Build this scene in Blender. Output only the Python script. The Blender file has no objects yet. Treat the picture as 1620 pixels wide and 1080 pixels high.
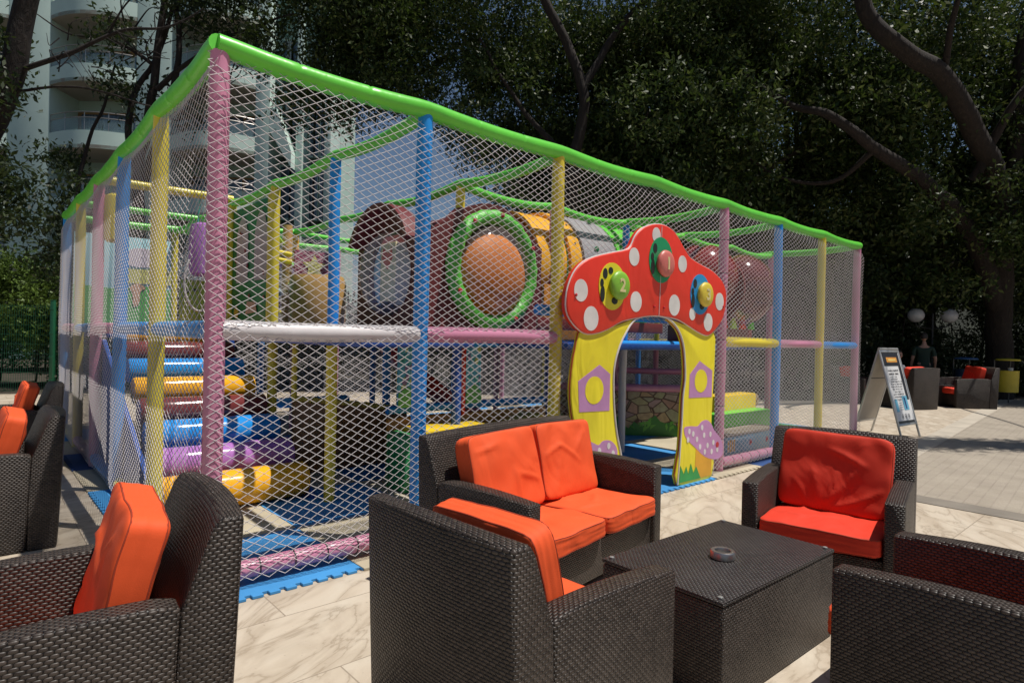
import bpy, bmesh, math, random
import numpy as np
from mathutils import Vector, Matrix, noise as mnoise
R = math.radians
scene = bpy.context.scene
COL = scene.collection

# ------------------------------------------------------------------ camera, sky, sun, exposure
cam_d = bpy.data.cameras.new("camera"); cam = bpy.data.objects.new("camera", cam_d); COL.objects.link(cam)
cam_d.sensor_width = 36; cam_d.lens = 36*970.26/1620; cam_d.clip_end = 600; cam_d.clip_start = .05
PITCH, ROLL = .00441, .02229
cam.matrix_world = (Matrix.Translation((0, 0, 1.4)) @ Matrix.Rotation(R(90)-PITCH, 4, 'X') @ Matrix.Rotation(ROLL, 4, 'Z'))
scene.camera = cam

SUN_AZ = (.985, -.172)          # horizontal direction towards the sun
SUN_EL = R(70)
world = bpy.data.worlds.new("World"); scene.world = world; world.use_nodes = True
wn = world.node_tree.nodes; wl = world.node_tree.links
bg = wn["Background"]; sky = wn.new("ShaderNodeTexSky"); sky.sky_type = 'NISHITA'; sky.sun_disc = False
sky.sun_elevation = SUN_EL; sky.sun_rotation = math.atan2(SUN_AZ[0], SUN_AZ[1])
sky.air_density = 1.0; sky.dust_density = .6; sky.ozone_density = 2.0
wl.new(sky.outputs[0], bg.inputs[0]); bg.inputs[1].default_value = .058
sd = bpy.data.lights.new("sun", 'SUN'); sd.energy = 4.9; sd.angle = R(.5); sd.color = (1, .95, .87)
sun = bpy.data.objects.new("sun", sd); COL.objects.link(sun)
sdir = Vector((SUN_AZ[0]*math.cos(SUN_EL), SUN_AZ[1]*math.cos(SUN_EL), math.sin(SUN_EL))).normalized()
sun.rotation_euler = sdir.to_track_quat('Z', 'Y').to_euler(); sun.location = (6, -8, 20)
vs = scene.view_settings; vs.view_transform = 'Standard'; vs.look = 'None'; vs.exposure = 0; vs.gamma = 1
scene.cycles.max_bounces = 8; scene.cycles.transparent_max_bounces = 24

# ------------------------------------------------------------------ helpers
def nt(name):
    m = bpy.data.materials.new(name); m.use_nodes = True
    n = m.node_tree.nodes; l = m.node_tree.links
    return m, n, l, n["Principled BSDF"]

def mth(n, l, op, a, b=None, c=None):
    x = n.new("ShaderNodeMath"); x.operation = op
    for i, v in enumerate((a, b, c)):
        if v is None: continue
        if isinstance(v, (int, float)): x.inputs[i].default_value = v
        else: l.new(v, x.inputs[i])
    return x.outputs[0]

def mixc(n, l, f, a, b, mode='MIX'):
    x = n.new("ShaderNodeMix"); x.data_type = 'RGBA'; x.blend_type = mode
    for s, v in ((0, f), (6, a), (7, b)):
        if isinstance(v, (int, float)): x.inputs[s].default_value = v
        elif isinstance(v, tuple): x.inputs[s].default_value = (*v[:3], 1)
        else: l.new(v, x.inputs[s])
    return x.outputs[2]

def noisen(n, l, scale, detail=3, vec=None, dist=0, rough=.5):
    x = n.new("ShaderNodeTexNoise"); x.inputs['Scale'].default_value = scale; x.inputs['Detail'].default_value = detail
    x.inputs['Distortion'].default_value = dist; x.inputs['Roughness'].default_value = rough
    if vec is not None: l.new(vec, x.inputs['Vector'])
    return x.outputs[0]

def ramp(n, l, f, stops):
    x = n.new("ShaderNodeValToRGB"); e = x.color_ramp.elements
    while len(e) < len(stops): e.new(.5)
    for el, (p, c) in zip(e, stops):
        el.position = p; el.color = (*c, 1) if isinstance(c, tuple) else (c, c, c, 1)
    l.new(f, x.inputs[0]); return x.outputs[0]

def bump(n, l, h, b, strength=.3, dist=.01):
    x = n.new("ShaderNodeBump"); x.inputs['Strength'].default_value = strength; x.inputs['Distance'].default_value = dist
    l.new(h, x.inputs['Height']); l.new(x.outputs[0], b.inputs['Normal'])

MC = {}
def flat(name, c, rough=.5, var=.12, scale=6, bs=.15, bd=.004, bscale=25, metal=0, spec=.5, wr=0, dirt=.2):
    """plain material with uneven tone, soft dirt and a little relief"""
    if name in MC: return MC[name]
    m, n, l, b = nt(name)
    tc = n.new("ShaderNodeTexCoord").outputs['Object']
    f = noisen(n, l, scale, 4, tc)
    lo = tuple(x*(1-var) for x in c); hi = tuple(min(1, x*(1+var*.7)) for x in c)
    colr = ramp(n, l, f, [(.3, lo), (.7, hi)])
    f2 = noisen(n, l, scale*5, 5, tc, rough=.7)
    colr = mixc(n, l, ramp(n, l, f2, [(.55, 0.0), (.85, dirt)]), colr, tuple(x*.6+.02 for x in c))
    l.new(colr, b.inputs['Base Color'])
    b.inputs['Roughness'].default_value = rough; b.inputs['Metallic'].default_value = metal
    b.inputs['Specular IOR Level'].default_value = spec
    h = noisen(n, l, bscale, 3, tc)
    if wr:
        mp = n.new("ShaderNodeMapping"); mp.inputs['Scale'].default_value = (1, 1, .35); l.new(tc, mp.inputs[0])
        h = mth(n, l, 'MULTIPLY_ADD', noisen(n, l, wr, 2, mp.outputs[0], dist=1.2), 3, h)
    bump(n, l, h, b, bs, bd)
    MC[name] = m; return m

V = dict(green=(.13, .60, .05), pink=(.60, .24, .36), blue=(.02, .27, .72), yellow=(.72, .58, .05), orange=(.86, .42, .02),
         maroon=(.17, .035, .035), purple=(.42, .17, .50), white=(.70, .66, .66), dkgreen=(.03, .26, .08), ltblue=(.10, .42, .78),
         brown=(.30, .15, .06), red=(.75, .045, .02), tan=(.55, .33, .12), grey=(.42, .41, .42), dkblue=(.02, .08, .34), sky=(.35, .62, .70),
         lime=(.45, .68, .10), cream=(.68, .60, .42))
def vinyl(k, rough=.33):
    return flat('vinyl_'+k, V[k], rough, .07, 3, .3, .006, 10, wr=5, dirt=.12)
def foam(k):
    return flat('foam_'+k, V[k], .8, .15, 4, .4, .003, 220)

class MB:
    def __init__(s): s.v = []; s.f = []
    def add(s, vs, fs):
        o = len(s.v); s.v += [tuple(v) for v in vs]; s.f += [tuple(i+o for i in f) for f in fs]; return s
    def box(s, x0, x1, y0, y1, z0, z1, M=None):
        vs = [Vector((x, y, z)) for z in (z0, z1) for y in (y0, y1) for x in (x0, x1)]
        if M: vs = [M @ v for v in vs]
        return s.add(vs, [(0, 2, 3, 1), (4, 5, 7, 6), (0, 1, 5, 4), (2, 6, 7, 3), (0, 4, 6, 2), (1, 3, 7, 5)])
    def tube(s, pts, r, seg=12, cap=True):
        pts = [Vector(p) for p in pts]; n = len(pts); rs = r if isinstance(r, (list, tuple)) else [r]*n
        vs = []; up = None
        for i, p in enumerate(pts):
            d = (pts[min(i+1, n-1)]-pts[max(i-1, 0)])
            d = d.normalized() if d.length > 1e-9 else Vector((0, 0, 1))
            if up is None: up = Vector((0, 0, 1)) if abs(d.z) < .9 else Vector((1, 0, 0))
            a = up-d*up.dot(d)
            if a.length < 1e-6: a = d.orthogonal()
            a.normalize(); up = a; b = d.cross(a)
            for k in range(seg):
                t = 2*math.pi*k/seg; vs.append(p+(a*math.cos(t)+b*math.sin(t))*rs[i])
        fs = [(i*seg+k, i*seg+(k+1) % seg, (i+1)*seg+(k+1) % seg, (i+1)*seg+k) for i in range(n-1) for k in range(seg)]
        if cap: fs += [tuple(reversed(range(seg))), tuple(range((n-1)*seg, n*seg))]
        return s.add(vs, fs)
    def lathe(s, prof, seg=24, M=None):
        """profile [(r, z)] round local z"""
        n = len(prof); vs = []
        for r, z in prof:
            for k in range(seg):
                t = 2*math.pi*k/seg; vs.append(Vector((r*math.cos(t), r*math.sin(t), z)))
        if M: vs = [M @ v for v in vs]
        fs = [(i*seg+k, i*seg+(k+1) % seg, (i+1)*seg+(k+1) % seg, (i+1)*seg+k) for i in range(n-1) for k in range(seg)]
        if prof[0][0] > 1e-6: fs.append(tuple(reversed(range(seg))))
        if prof[-1][0] > 1e-6: fs.append(tuple(range((n-1)*seg, n*seg)))
        return s.add(vs, fs)
    def prism(s, out, a0, a1, axis='y', M=None):
        """2-D outline pushed through from a0 to a1 along an axis; outline in the other two coordinates"""
        def P(p, a): return {'y': (p[0], a, p[1]), 'x': (a, p[0], p[1]), 'z': (p[0], p[1], a)}[axis]
        n = len(out); vs = [Vector(P(p, a0)) for p in out]+[Vector(P(p, a1)) for p in out]
        if M: vs = [M @ v for v in vs]
        return s.add(vs, [tuple(range(n)), tuple(reversed(range(n, 2*n)))]+[(i, i+n, (i+1) % n+n, (i+1) % n) for i in range(n)])
    def build(s, name, m, parent=None, bev=0, smooth=True, uv=False, seg=2, ang=40):
        off = ORG.get(parent.name, (0, 0, 0)) if parent else s.__dict__.get('org', (0, 0, 0))
        bm = bmesh.new()
        bvs = [bm.verts.new(v) for v in s.v]
        for f in s.f:
            try: bm.faces.new([bvs[i] for i in f])
            except ValueError: pass
        bmesh.ops.recalc_face_normals(bm, faces=bm.faces)
        if bev:
            es = [e for e in bm.edges if len(e.link_faces) == 2 and e.calc_face_angle(0) > R(35)]
            bmesh.ops.bevel(bm, geom=es, offset=bev, segments=seg, affect='EDGES', profile=.5, clamp_overlap=True)
        if uv:
            ul = bm.loops.layers.uv.new('UVMap')
            for f in bm.faces:
                nn = f.normal; ax, ay, az = abs(nn.x), abs(nn.y), abs(nn.z)
                for lp in f.loops:
                    c = lp.vert.co
                    lp[ul].uv = (c.y, c.z) if ax >= ay and ax >= az else (c.x, c.z) if ay >= az else ((c.x, c.y) if not uv == 2 else (c.y, c.x))
        bmesh.ops.translate(bm, verts=bm.verts, vec=(-off[0], -off[1], -off[2]))
        me = bpy.data.meshes.new(name); bm.to_mesh(me); bm.free()
        if smooth:
            me.shade_smooth(); me.set_sharp_from_angle(angle=R(ang))
        me.materials.append(m)
        o = bpy.data.objects.new(name, me); COL.objects.link(o)
        if parent:
            o.parent = parent
            if parent.name in ORG: ORG[o.name] = off
        return o

ORG = {}
def tag(o, label=None, cat=None, group=None, kind=None):
    if label: o['label'] = label
    if cat: o['category'] = cat
    if group: o['group'] = group
    if kind: o['kind'] = kind
    return o
def thing(name, label, cat, loc=(0, 0, 0), rz=0, group=None, scale=1):
    o = bpy.data.objects.new(name, None); COL.objects.link(o); o.empty_display_size = .2
    o.location = loc; o.rotation_euler = (0, 0, rz); o.scale = (scale,)*3
    return tag(o, label, cat, group)
def dup(root, label=None, loc=None, rz=None, scale=None):
    r = root.copy(); COL.objects.link(r)
    if label: r['label'] = label
    if loc is not None: r.location = loc
    if rz is not None: r.rotation_euler = (0, 0, rz)
    if scale is not None: r.scale = (scale,)*3
    for ch in list(root.children):
        c = ch.copy(); COL.objects.link(c); c.parent = r
        for g in ch.children:
            d = g.copy(); COL.objects.link(d); d.parent = c
    return r

def smoothcurve(pts, n=8):
    """Catmull-Rom through 2-D or 3-D points"""
    P = [Vector(p) for p in pts]; out = []
    for i in range(len(P)-1):
        p0 = P[max(i-1, 0)]; p1 = P[i]; p2 = P[i+1]; p3 = P[min(i+2, len(P)-1)]
        for k in range(n):
            t = k/n
            out.append(.5*((2*p1)+(p2-p0)*t+(2*p0-5*p1+4*p2-p3)*t*t+(3*p1-p0-3*p2+p3)*t**3))
    out.append(P[-1]); return out
def closedcurve(pts, n=5):
    P = [Vector(p) for p in pts]; N = len(P); out = []
    for i in range(N):
        p0, p1, p2, p3 = P[i-1], P[i], P[(i+1) % N], P[(i+2) % N]
        for k in range(n):
            t = k/n
            out.append(.5*((2*p1)+(p2-p0)*t+(2*p0-5*p1+4*p2-p3)*t*t+(3*p1-p0-3*p2+p3)*t**3))
    return out

def text_mesh(body, size, depth, M, name, m, parent):
    cu = bpy.data.curves.new(name, 'FONT'); cu.body = body; cu.size = size; cu.extrude = depth
    cu.align_x = 'CENTER'; cu.align_y = 'CENTER'; cu.offset = .004
    to = bpy.data.objects.new(name, cu); COL.objects.link(to)
    bpy.context.view_layer.update()
    me = bpy.data.meshes.new_from_object(to.evaluated_get(bpy.context.evaluated_depsgraph_get()))
    COL.objects.unlink(to); bpy.data.objects.remove(to)
    off = ORG.get(parent.name, (0, 0, 0))
    me.transform(Matrix.Translation([-x for x in off]) @ M); me.materials.clear(); me.materials.append(m)
    o = bpy.data.objects.new(name, me); COL.objects.link(o); o.parent = parent; return o

# ------------------------------------------------------------------ ground
def mat_tiles():
    m, n, l, b = nt('marble_tiles')
    tc = n.new("ShaderNodeTexCoord").outputs['Object']
    mp = n.new("ShaderNodeMapping"); mp.inputs['Rotation'].default_value = (0, 0, R(-41.6)); l.new(tc, mp.inputs[0])
    br = n.new("ShaderNodeTexBrick"); l.new(mp.outputs[0], br.inputs[0])
    br.offset = 0.5; br.inputs['Scale'].default_value = 1; br.inputs['Brick Width'].default_value = 1.2; br.inputs['Row Height'].default_value = .6
    br.inputs['Mortar Size'].default_value = .0035; br.inputs['Mortar Smooth'].default_value = .2
    br.inputs['Color1'].default_value = (0, 0, 0, 1); br.inputs['Color2'].default_value = (1, 1, 1, 1); br.inputs['Mortar'].default_value = (.5, .5, .5, 1)
    # every tile shifts the vein picture, so that veins stop at the joints
    off = mth(n, l, 'MULTIPLY', br.outputs[0], 7.3)
    cx = n.new("ShaderNodeCombineXYZ"); l.new(off, cx.inputs[0]); l.new(mth(n, l, 'MULTIPLY', off, 1.7), cx.inputs[1])
    va = n.new("ShaderNodeVectorMath"); va.operation = 'ADD'; l.new(mp.outputs[0], va.inputs[0]); l.new(cx.outputs[0], va.inputs[1])
    mr = n.new("ShaderNodeMapping"); mr.inputs['Rotation'].default_value = (0, 0, R(-32)); l.new(va.outputs[0], mr.inputs[0])
    mp2 = n.new("ShaderNodeMapping"); mp2.inputs['Scale'].default_value = (.8, 2.0, 1); l.new(mr.outputs[0], mp2.inputs[0])
    f = noisen(n, l, 1.5, 6, mp2.outputs[0], dist=1.4, rough=.55)
    vein = mth(n, l, 'ABSOLUTE', mth(n, l, 'SUBTRACT', f, .5))
    vein = ramp(n, l, vein, [(0, 1.0), (.02, .35), (.09, 0.0)])
    base = ramp(n, l, noisen(n, l, 2.2, 5, mp2.outputs[0], dist=.6), [(.3, (.43, .355, .27)), (.55, (.54, .465, .37)), (.8, (.58, .52, .43))])
    c = mixc(n, l, mth(n, l, 'MULTIPLY', vein, .62), base, (.25, .19, .13))
    c = mixc(n, l, ramp(n, l, noisen(n, l, .7, 4, tc), [(.45, 0.0), (.75, .35)]), c, (.40, .34, .27))
    spk = ramp(n, l, noisen(n, l, 40, 3, tc), [(.68, 0.0), (.72, .5)])
    c = mixc(n, l, spk, c, (.25, .2, .15))
    c = mixc(n, l, mth(n, l, 'MULTIPLY', br.outputs['Fac'], .75), c, (.24, .19, .14))
    l.new(c, b.inputs['Base Color']); b.inputs['Roughness'].default_value = .52
    h = mth(n, l, 'SUBTRACT', mth(n, l, 'MULTIPLY', noisen(n, l, 60, 4, tc), .25), br.outputs['Fac'])
    bump(n, l, h, b, .5, .003)
    return m
def mat_pavers():
    m, n, l, b = nt('grey_pavers')
    tc = n.new("ShaderNodeTexCoord").outputs['Object']
    mp = n.new("ShaderNodeMapping"); mp.inputs['Rotation'].default_value = (0, 0, R(-46)); l.new(tc, mp.inputs[0])
    br = n.new("ShaderNodeTexBrick"); l.new(mp.outputs[0], br.inputs[0]); br.inputs['Scale'].default_value = 1
    br.inputs['Brick Width'].default_value = .2; br.inputs['Row Height'].default_value = .1; br.inputs['Mortar Size'].default_value = .006
    br.inputs['Color1'].default_value = (.285, .245, .195, 1); br.inputs['Color2'].default_value = (.315, .27, .22, 1); br.inputs['Mortar'].default_value = (.265, .225, .18, 1)
    c = mixc(n, l, ramp(n, l, noisen(n, l, 2.5, 5, tc), [(.35, 0.0), (.75, .6)]), br.outputs[0], (.40, .35, .28))
    c = mixc(n, l, ramp(n, l, noisen(n, l, 90, 3, tc), [(.5, 0.0), (.7, .4)]), c, (.18, .15, .12))
    l.new(c, b.inputs['Base Color']); b.inputs['Roughness'].default_value = .85
    bump(n, l, mth(n, l, 'SUBTRACT', mth(n, l, 'MULTIPLY', noisen(n, l, 70, 4, tc), .4), br.outputs['Fac']), b, .6, .004)
    return m
def sheet(name, pts, z, m):
    mb = MB(); mb.add([(x, y, z) for x, y in pts], [tuple(range(len(pts)))])
    o = mb.build(name, m, smooth=False); o['kind'] = 'structure'
    if o.data.polygons[0].normal.z < 0: o.data.flip_normals()
    return o
sheet('ground', [(-220, -120), (220, -120), (220, 260), (-220, 260)], -.012, flat('leaf_litter_soil', (.045, .036, .024), .95, .4, 1.2, .8, .03, 12))
sheet('terrace', [(-11.5, -9), (26, -9), (26, 17.2), (9.5, 15.6), (-4, 15.2), (-11.5, 12.6)], 0, mat_tiles())
E1 = Vector((.69, .724)); E2 = Vector((.66, -.751)); C0 = Vector((3.2, 6.15))
p = lambda a, b_: tuple(C0+E1*a+E2*b_)
sheet('paved_path', [p(.3, .3), p(16, .3), p(16, 12), p(.3, 12)], .004, mat_pavers())
kerbm = flat('pale_kerb_stone', (.44, .39, .32), .8, .15, 3, .3, .004, 40)
sheet('kerb_strip', [p(0, 0), p(16, 0), p(16, .294), p(.294, .294)], .005, kerbm)
sheet('kerb_strip', [p(0, .004), p(.292, .298), p(.292, 12), p(0, 12)], .005, flat('dark_kerb_stone', (.20, .175, .145), .85, .15, 3, .3, .004, 40))

# ------------------------------------------------------------------ wicker furniture
def mat_wicker(name, c1, c2, gap):
    m, n, l, b = nt(name)
    uv = n.new("ShaderNodeTexCoord").outputs['UV']
    sx = n.new("ShaderNodeSeparateXYZ"); l.new(uv, sx.inputs[0])
    oc = n.new("ShaderNodeTexCoord").outputs['Object']
    jit = mth(n, l, 'MULTIPLY', mth(n, l, 'SUBTRACT', noisen(n, l, 9, 3, oc), .5), .5)
    u = mth(n, l, 'DIVIDE', sx.outputs[0], .0235)
    v = mth(n, l, 'ADD', mth(n, l, 'DIVIDE', sx.outputs[1], .0115), jit)
    row = mth(n, l, 'FLOOR', v)
    u2 = mth(n, l, 'ADD', mth(n, l, 'ADD', u, mth(n, l, 'MULTIPLY', mth(n, l, 'MODULO', mth(n, l, 'ABSOLUTE', row), 2.0), .5)), jit)
    fu = mth(n, l, 'MULTIPLY', mth(n, l, 'SUBTRACT', mth(n, l, 'FRACT', u2), .5), 2.0)
    fv = mth(n, l, 'MULTIPLY', mth(n, l, 'SUBTRACT', mth(n, l, 'FRACT', v), .5), 2.0)
    d = mth(n, l, 'SUBTRACT', 1.0, mth(n, l, 'ADD', mth(n, l, 'POWER', mth(n, l, 'ABSOLUTE', fu), 2.6), mth(n, l, 'MULTIPLY', mth(n, l, 'POWER', mth(n, l, 'ABSOLUTE', fv), 2.6), .8)))
    h = mth(n, l, 'SQRT', mth(n, l, 'MAXIMUM', d, 0.0))
    idn = n.new("ShaderNodeTexWhiteNoise"); idn.noise_dimensions = '2D'
    cc = n.new("ShaderNodeCombineXYZ"); l.new(mth(n, l, 'FLOOR', u2), cc.inputs[0]); l.new(row, cc.inputs[1]); l.new(cc.outputs[0], idn.inputs['Vector'])
    strand = mixc(n, l, idn.outputs[0], c1, c2)
    strand = mixc(n, l, ramp(n, l, noisen(n, l, 3, 4, oc), [(.4, 0.0), (.7, .35)]), strand, tuple(x*1.5+.012 for x in c2))
    c = mixc(n, l, ramp(n, l, h, [(.25, 0.0), (.6, 1.0)]), gap, strand)
    l.new(c, b.inputs['Base Color'])
    b.inputs['Roughness'].default_value = .43; b.inputs['Specular IOR Level'].default_value = .42
    bump(n, l, h, b, 1.0, .0055)
    return m
WICK = mat_wicker('dark_brown_wicker', (.022, .015, .012), (.056, .042, .034), (.003, .002, .002))
WICKT = mat_wicker('wicker_table_top', (.030, .025, .025), (.048, .042, .040), (.010, .008, .008))
def mat_cloth(name, c):
    m, n, l, b = nt(name)
    tc = n.new("ShaderNodeTexCoord").outputs['Object']
    f = noisen(n, l, 4, 5, tc, rough=.65)
    cc = ramp(n, l, f, [(.3, tuple(x*.92 for x in c)), (.7, c)])
    w = n.new("ShaderNodeTexVoronoi"); w.inputs['Scale'].default_value = 700; l.new(tc, w.inputs[0])
    l.new(mixc(n, l, mth(n, l, 'MULTIPLY', w.outputs[0], .25), cc, tuple(x*.5 for x in c)), b.inputs['Base Color'])
    b.inputs['Roughness'].default_value = .75; b.inputs['Sheen Weight'].default_value = .0
    mp = n.new("ShaderNodeMapping"); mp.inputs['Scale'].default_value = (1, .45, .7); l.new(tc, mp.inputs[0])
    h = mth(n, l, 'ADD', mth(n, l, 'MULTIPLY', noisen(n, l, 3.2, 2, mp.outputs[0], dist=1.3), 1.0), mth(n, l, 'MULTIPLY', noisen(n, l, 300, 2, tc), .03))
    bump(n, l, h, b, .36, .05)
    return m
ORANGE = mat_cloth('orange_cushion_cloth', (.86, .098, .016))
REDOR = mat_cloth('red_cushion_cloth', (.74, .036, .008))
SEAM = flat('cushion_seam', (.35, .04, .012), .8)

FOLDS = {0: [], 1: [(.05, -.42, 1.75, .22, .012), (.08, -.42, 2.2, .34, .014), (-.02, -.44, 2.6, .30, .012), (.10, -.40, 1.2, .20, .012), (.2, -.45, .9, .18, .010), (-.3, .1, .3, .25, .016)],
         2: [(-.2, -.1, .5, .3, .016), (.1, .2, -.4, .22, .012), (.3, -.4, 1.7, .2, .012), (-.35, .35, -.9, .2, .010)],
         3: [(-.45, -.2, .25, .22, .014), (.45, .3, 2.9, .2, .012), (-.1, -.45, 1.4, .25, .015)]}
def cushion(name, m, parent, w, d, h, M, seed=0, N=34, sag=.09, folds=0):
    """rounded box w x d x h (local z = thickness) with soft dents, and piping along both rims"""
    rnd = random.Random(seed); ox = rnd.uniform(0, 50)
    def shape(u_, v_, w_):
        # u,v,w in -1..1 on cube surface -> superellipsoid-like pad
        x, y, z = u_, v_, w_
        e = 11.0
        k = (abs(x)**e+abs(y)**e+abs(z)**e)**(1/e)
        x, y, z = x/k, y/k, z/k
        X, Y = x*w/2, y*d/2
        puff = 1-sag*(max(abs(x), abs(y))**3)
        nz = mnoise.noise(Vector((X*6+ox, Y*6, z)))*.012+mnoise.noise(Vector((X*14+ox, Y*9, z*2)))*.005
        Z = z*h/2*puff+nz*abs(z)
        for (fx, fy, fa, fl, fw) in FOLDS[folds]:
            px_, py_ = X-fx*w, Y-fy*d; al = px_*math.cos(fa)+py_*math.sin(fa); ac = -px_*math.sin(fa)+py_*math.cos(fa)
            if 0 < al < fl: Z += (1 if z > 0 else -1)*.011*math.exp(-((ac-.02*math.sin(al*9))/fw)**2)*math.sin(math.pi*al/fl)**.6*abs(z)
        k2 = mnoise.noise(Vector((X*5, Y*5+ox, z*3)))*.008
        return M @ Vector((X*(1+k2), Y*(1+k2), Z))
    mb = MB(); idx = {}
    def vid(a, b, c):
        key = (a, b, c)
        if key not in idx:
            idx[key] = len(mb.v); mb.v.append(tuple(shape(2*a/N-1, 2*b/N-1, 2*c/N-1)))
        return idx[key]
    for i in range(N):
        for j in range(N):
            for q in (0, N):
                mb.f.append((vid(i, j, q), vid(i+1, j, q), vid(i+1, j+1, q), vid(i, j+1, q)))
                mb.f.append((vid(i, q, j), vid(i+1, q, j), vid(i+1, q, j+1), vid(i, q, j+1)))
                mb.f.append((vid(q, i, j), vid(q, i+1, j), vid(q, i+1, j+1), vid(q, i, j+1)))
    o = mb.build(name, m, parent, ang=180)
    for zz in (.80, -.80):
        loop = []
        for a, b in [(-1, -1), (1, -1), (1, 1), (-1, 1)]:
            pass
        K = 14
        for (a0, b0, a1, b1) in [(-1, -1, 1, -1), (1, -1, 1, 1), (1, 1, -1, 1), (-1, 1, -1, -1)]:
            for k in range(K):
                t = k/K; loop.append(shape(a0+(a1-a0)*t, b0+(b1-b0)*t, zz))
        pm = MB(); loop.append(loop[0]); pm.tube(loop, .0028, 5, cap=False)
        pm.build('piping', SEAM, o)
    return o

def back_panel(mb, hw, yb=-.40, segs=12, top=.84, bow=.030, arch=.012):
    """curved wicker back: the side profile swept along x with the middle bowed backwards and slightly higher"""
    prof = [(yb+.02, 0), (yb, .45), (yb-.015, top), (yb+.05, top+.004), (yb+.075, top-.03), (yb+.155, .58), (yb+.17, .28), (yb+.17, 0)]
    n = len(prof); vs = []; fs = []
    for i in range(segs+1):
        x = -hw+2*hw*i/segs; c = 1-(x/hw)**2
        for (y, z) in prof:
            vs.append((x, y-bow*c, z+(arch*c if z > .7 else 0)))
    for i in range(segs):
        for k in range(n):
            fs.append((i*n+k, i*n+(k+1) % n, (i+1)*n+(k+1) % n, (i+1)*n+k))
    fs += [tuple(range(n)), tuple(reversed(range(segs*n, (segs+1)*n)))]
    mb.add(vs, fs)

def wicker_seat(name, label, cat, loc, fac, width=.74, cloth=None, seats=1, group=None, scale=1.0, seed=1, back_cushion=True, sy=.115, bt=.14, bz=.615):
    rz = math.atan2(fac[1], fac[0])-math.pi/2
    t = thing(name, label, cat, (loc[0], loc[1], 0), rz, group, scale)
    hw = width/2; aw = .095; cloth = cloth or ORANGE
    b = MB(); back_panel(b, hw); b.build('backrest', WICK, t, bev=.012, uv=True, ang=60)
    for s in (-1, 1):
        a = MB(); n = 10; prof = [(-.225, 0), (-.235, .28), (-.248, .60)]
        top = [(-.248+(.40+.248)*k/n, .612+.012*math.sin(math.pi*k/n)-.022*k/n) for k in range(1, n+1)]
        prof += top+[(.40, 0)]
        a.prism(prof, s*hw, s*(hw-aw), 'x')
        a.build('armrest', WICK, t, bev=.012, uv=2, ang=60)
    c = MB(); c.box(-hw+aw, hw-aw, -.23, .375, .05, .27); c.build('seat_base', WICK, t, bev=.01, uv=True)
    sw = (width-2*aw)/seats
    for k in range(seats):
        cx = -hw+aw+sw*(k+.5)
        M = Matrix.Translation((cx, sy, .335)) @ Matrix.Rotation(R(1.5), 4, 'X')
        cushion('seat_cushion', cloth, t, sw-.006, .63, .125, M, seed+k, folds=2 if seed % 4 else 3)
        if back_cushion:
            M = Matrix.Translation((cx, -.125, bz)) @ Matrix.Rotation(R(90+14), 4, 'X') @ Matrix.Rotation(R((-1)**k*1.5), 4, 'Z')
            cushion('back_cushion', cloth, t, sw-.02, .48, bt, M, seed+7+k, folds=1 if cloth is REDOR else (2 if (seed+k) % 2 else 3))
    return t
wicker_seat('armchair', 'wicker armchair with its back to the camera, before the loveseat', 'armchair', (.06, 2.17), (.72, .694), seed=3, bt=.105, bz=.585, group='wicker armchairs on the terrace')
wicker_seat('armchair', 'dark wicker armchair with creased red seat and back cushions beyond the low table', 'armchair', (1.945, 3.70), (-.60, -.80), width=.82, cloth=REDOR, seed=11, group='wicker armchairs on the terrace')
wicker_seat('armchair', 'nearest wicker armchair at the lower right, seen over its arms', 'armchair', (1.725, 2.175), (-.654, .757), seed=21, group='wicker armchairs on the terrace', sy=.15, back_cushion=False)
wicker_seat('armchair', 'nearest wicker armchair at the lower left with one big orange back cushion', 'armchair', (-1.36, 1.92), (-.80, -.60), seed=31, group='wicker armchairs on the terrace')
wicker_seat('armchair', 'nearer of the two wicker armchairs left of the net house', 'armchair', (-3.42, 3.95), (-.75, -.66), seed=41, group='wicker armchairs on the terrace')
wicker_seat('armchair', 'farther of the two wicker armchairs left of the net house', 'armchair', (-4.93, 6.0), (-.75, -.66), seed=51, group='wicker armchairs on the terrace')
wicker_seat('armchair', 'far wicker armchair behind the sandwich board with someone sitting beyond it', 'armchair', (9.25, 14.3), (-.35, .94), cloth=REDOR, seed=61, group='wicker armchairs in the shade', scale=1.12)
wicker_seat('armchair', 'far wicker armchair side-on with a bright red cushion, left of the yellow bin', 'armchair', (10.95, 14.75), (-.98, .10), cloth=REDOR, seed=71, group='wicker armchairs in the shade', scale=1.15)
wicker_seat('armchair', 'farthest wicker armchair, dark red cushion, behind the end of the net house', 'armchair', (8.6, 15.4), (.6, -.8), cloth=REDOR, seed=81, group='wicker armchairs in the shade', scale=1.05)
wicker_seat('loveseat', 'two-seat dark wicker loveseat with orange cushions in front of the net house', 'loveseat', (.25, 3.76), (.77, -.64), width=1.42, seats=2, seed=91)

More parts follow.
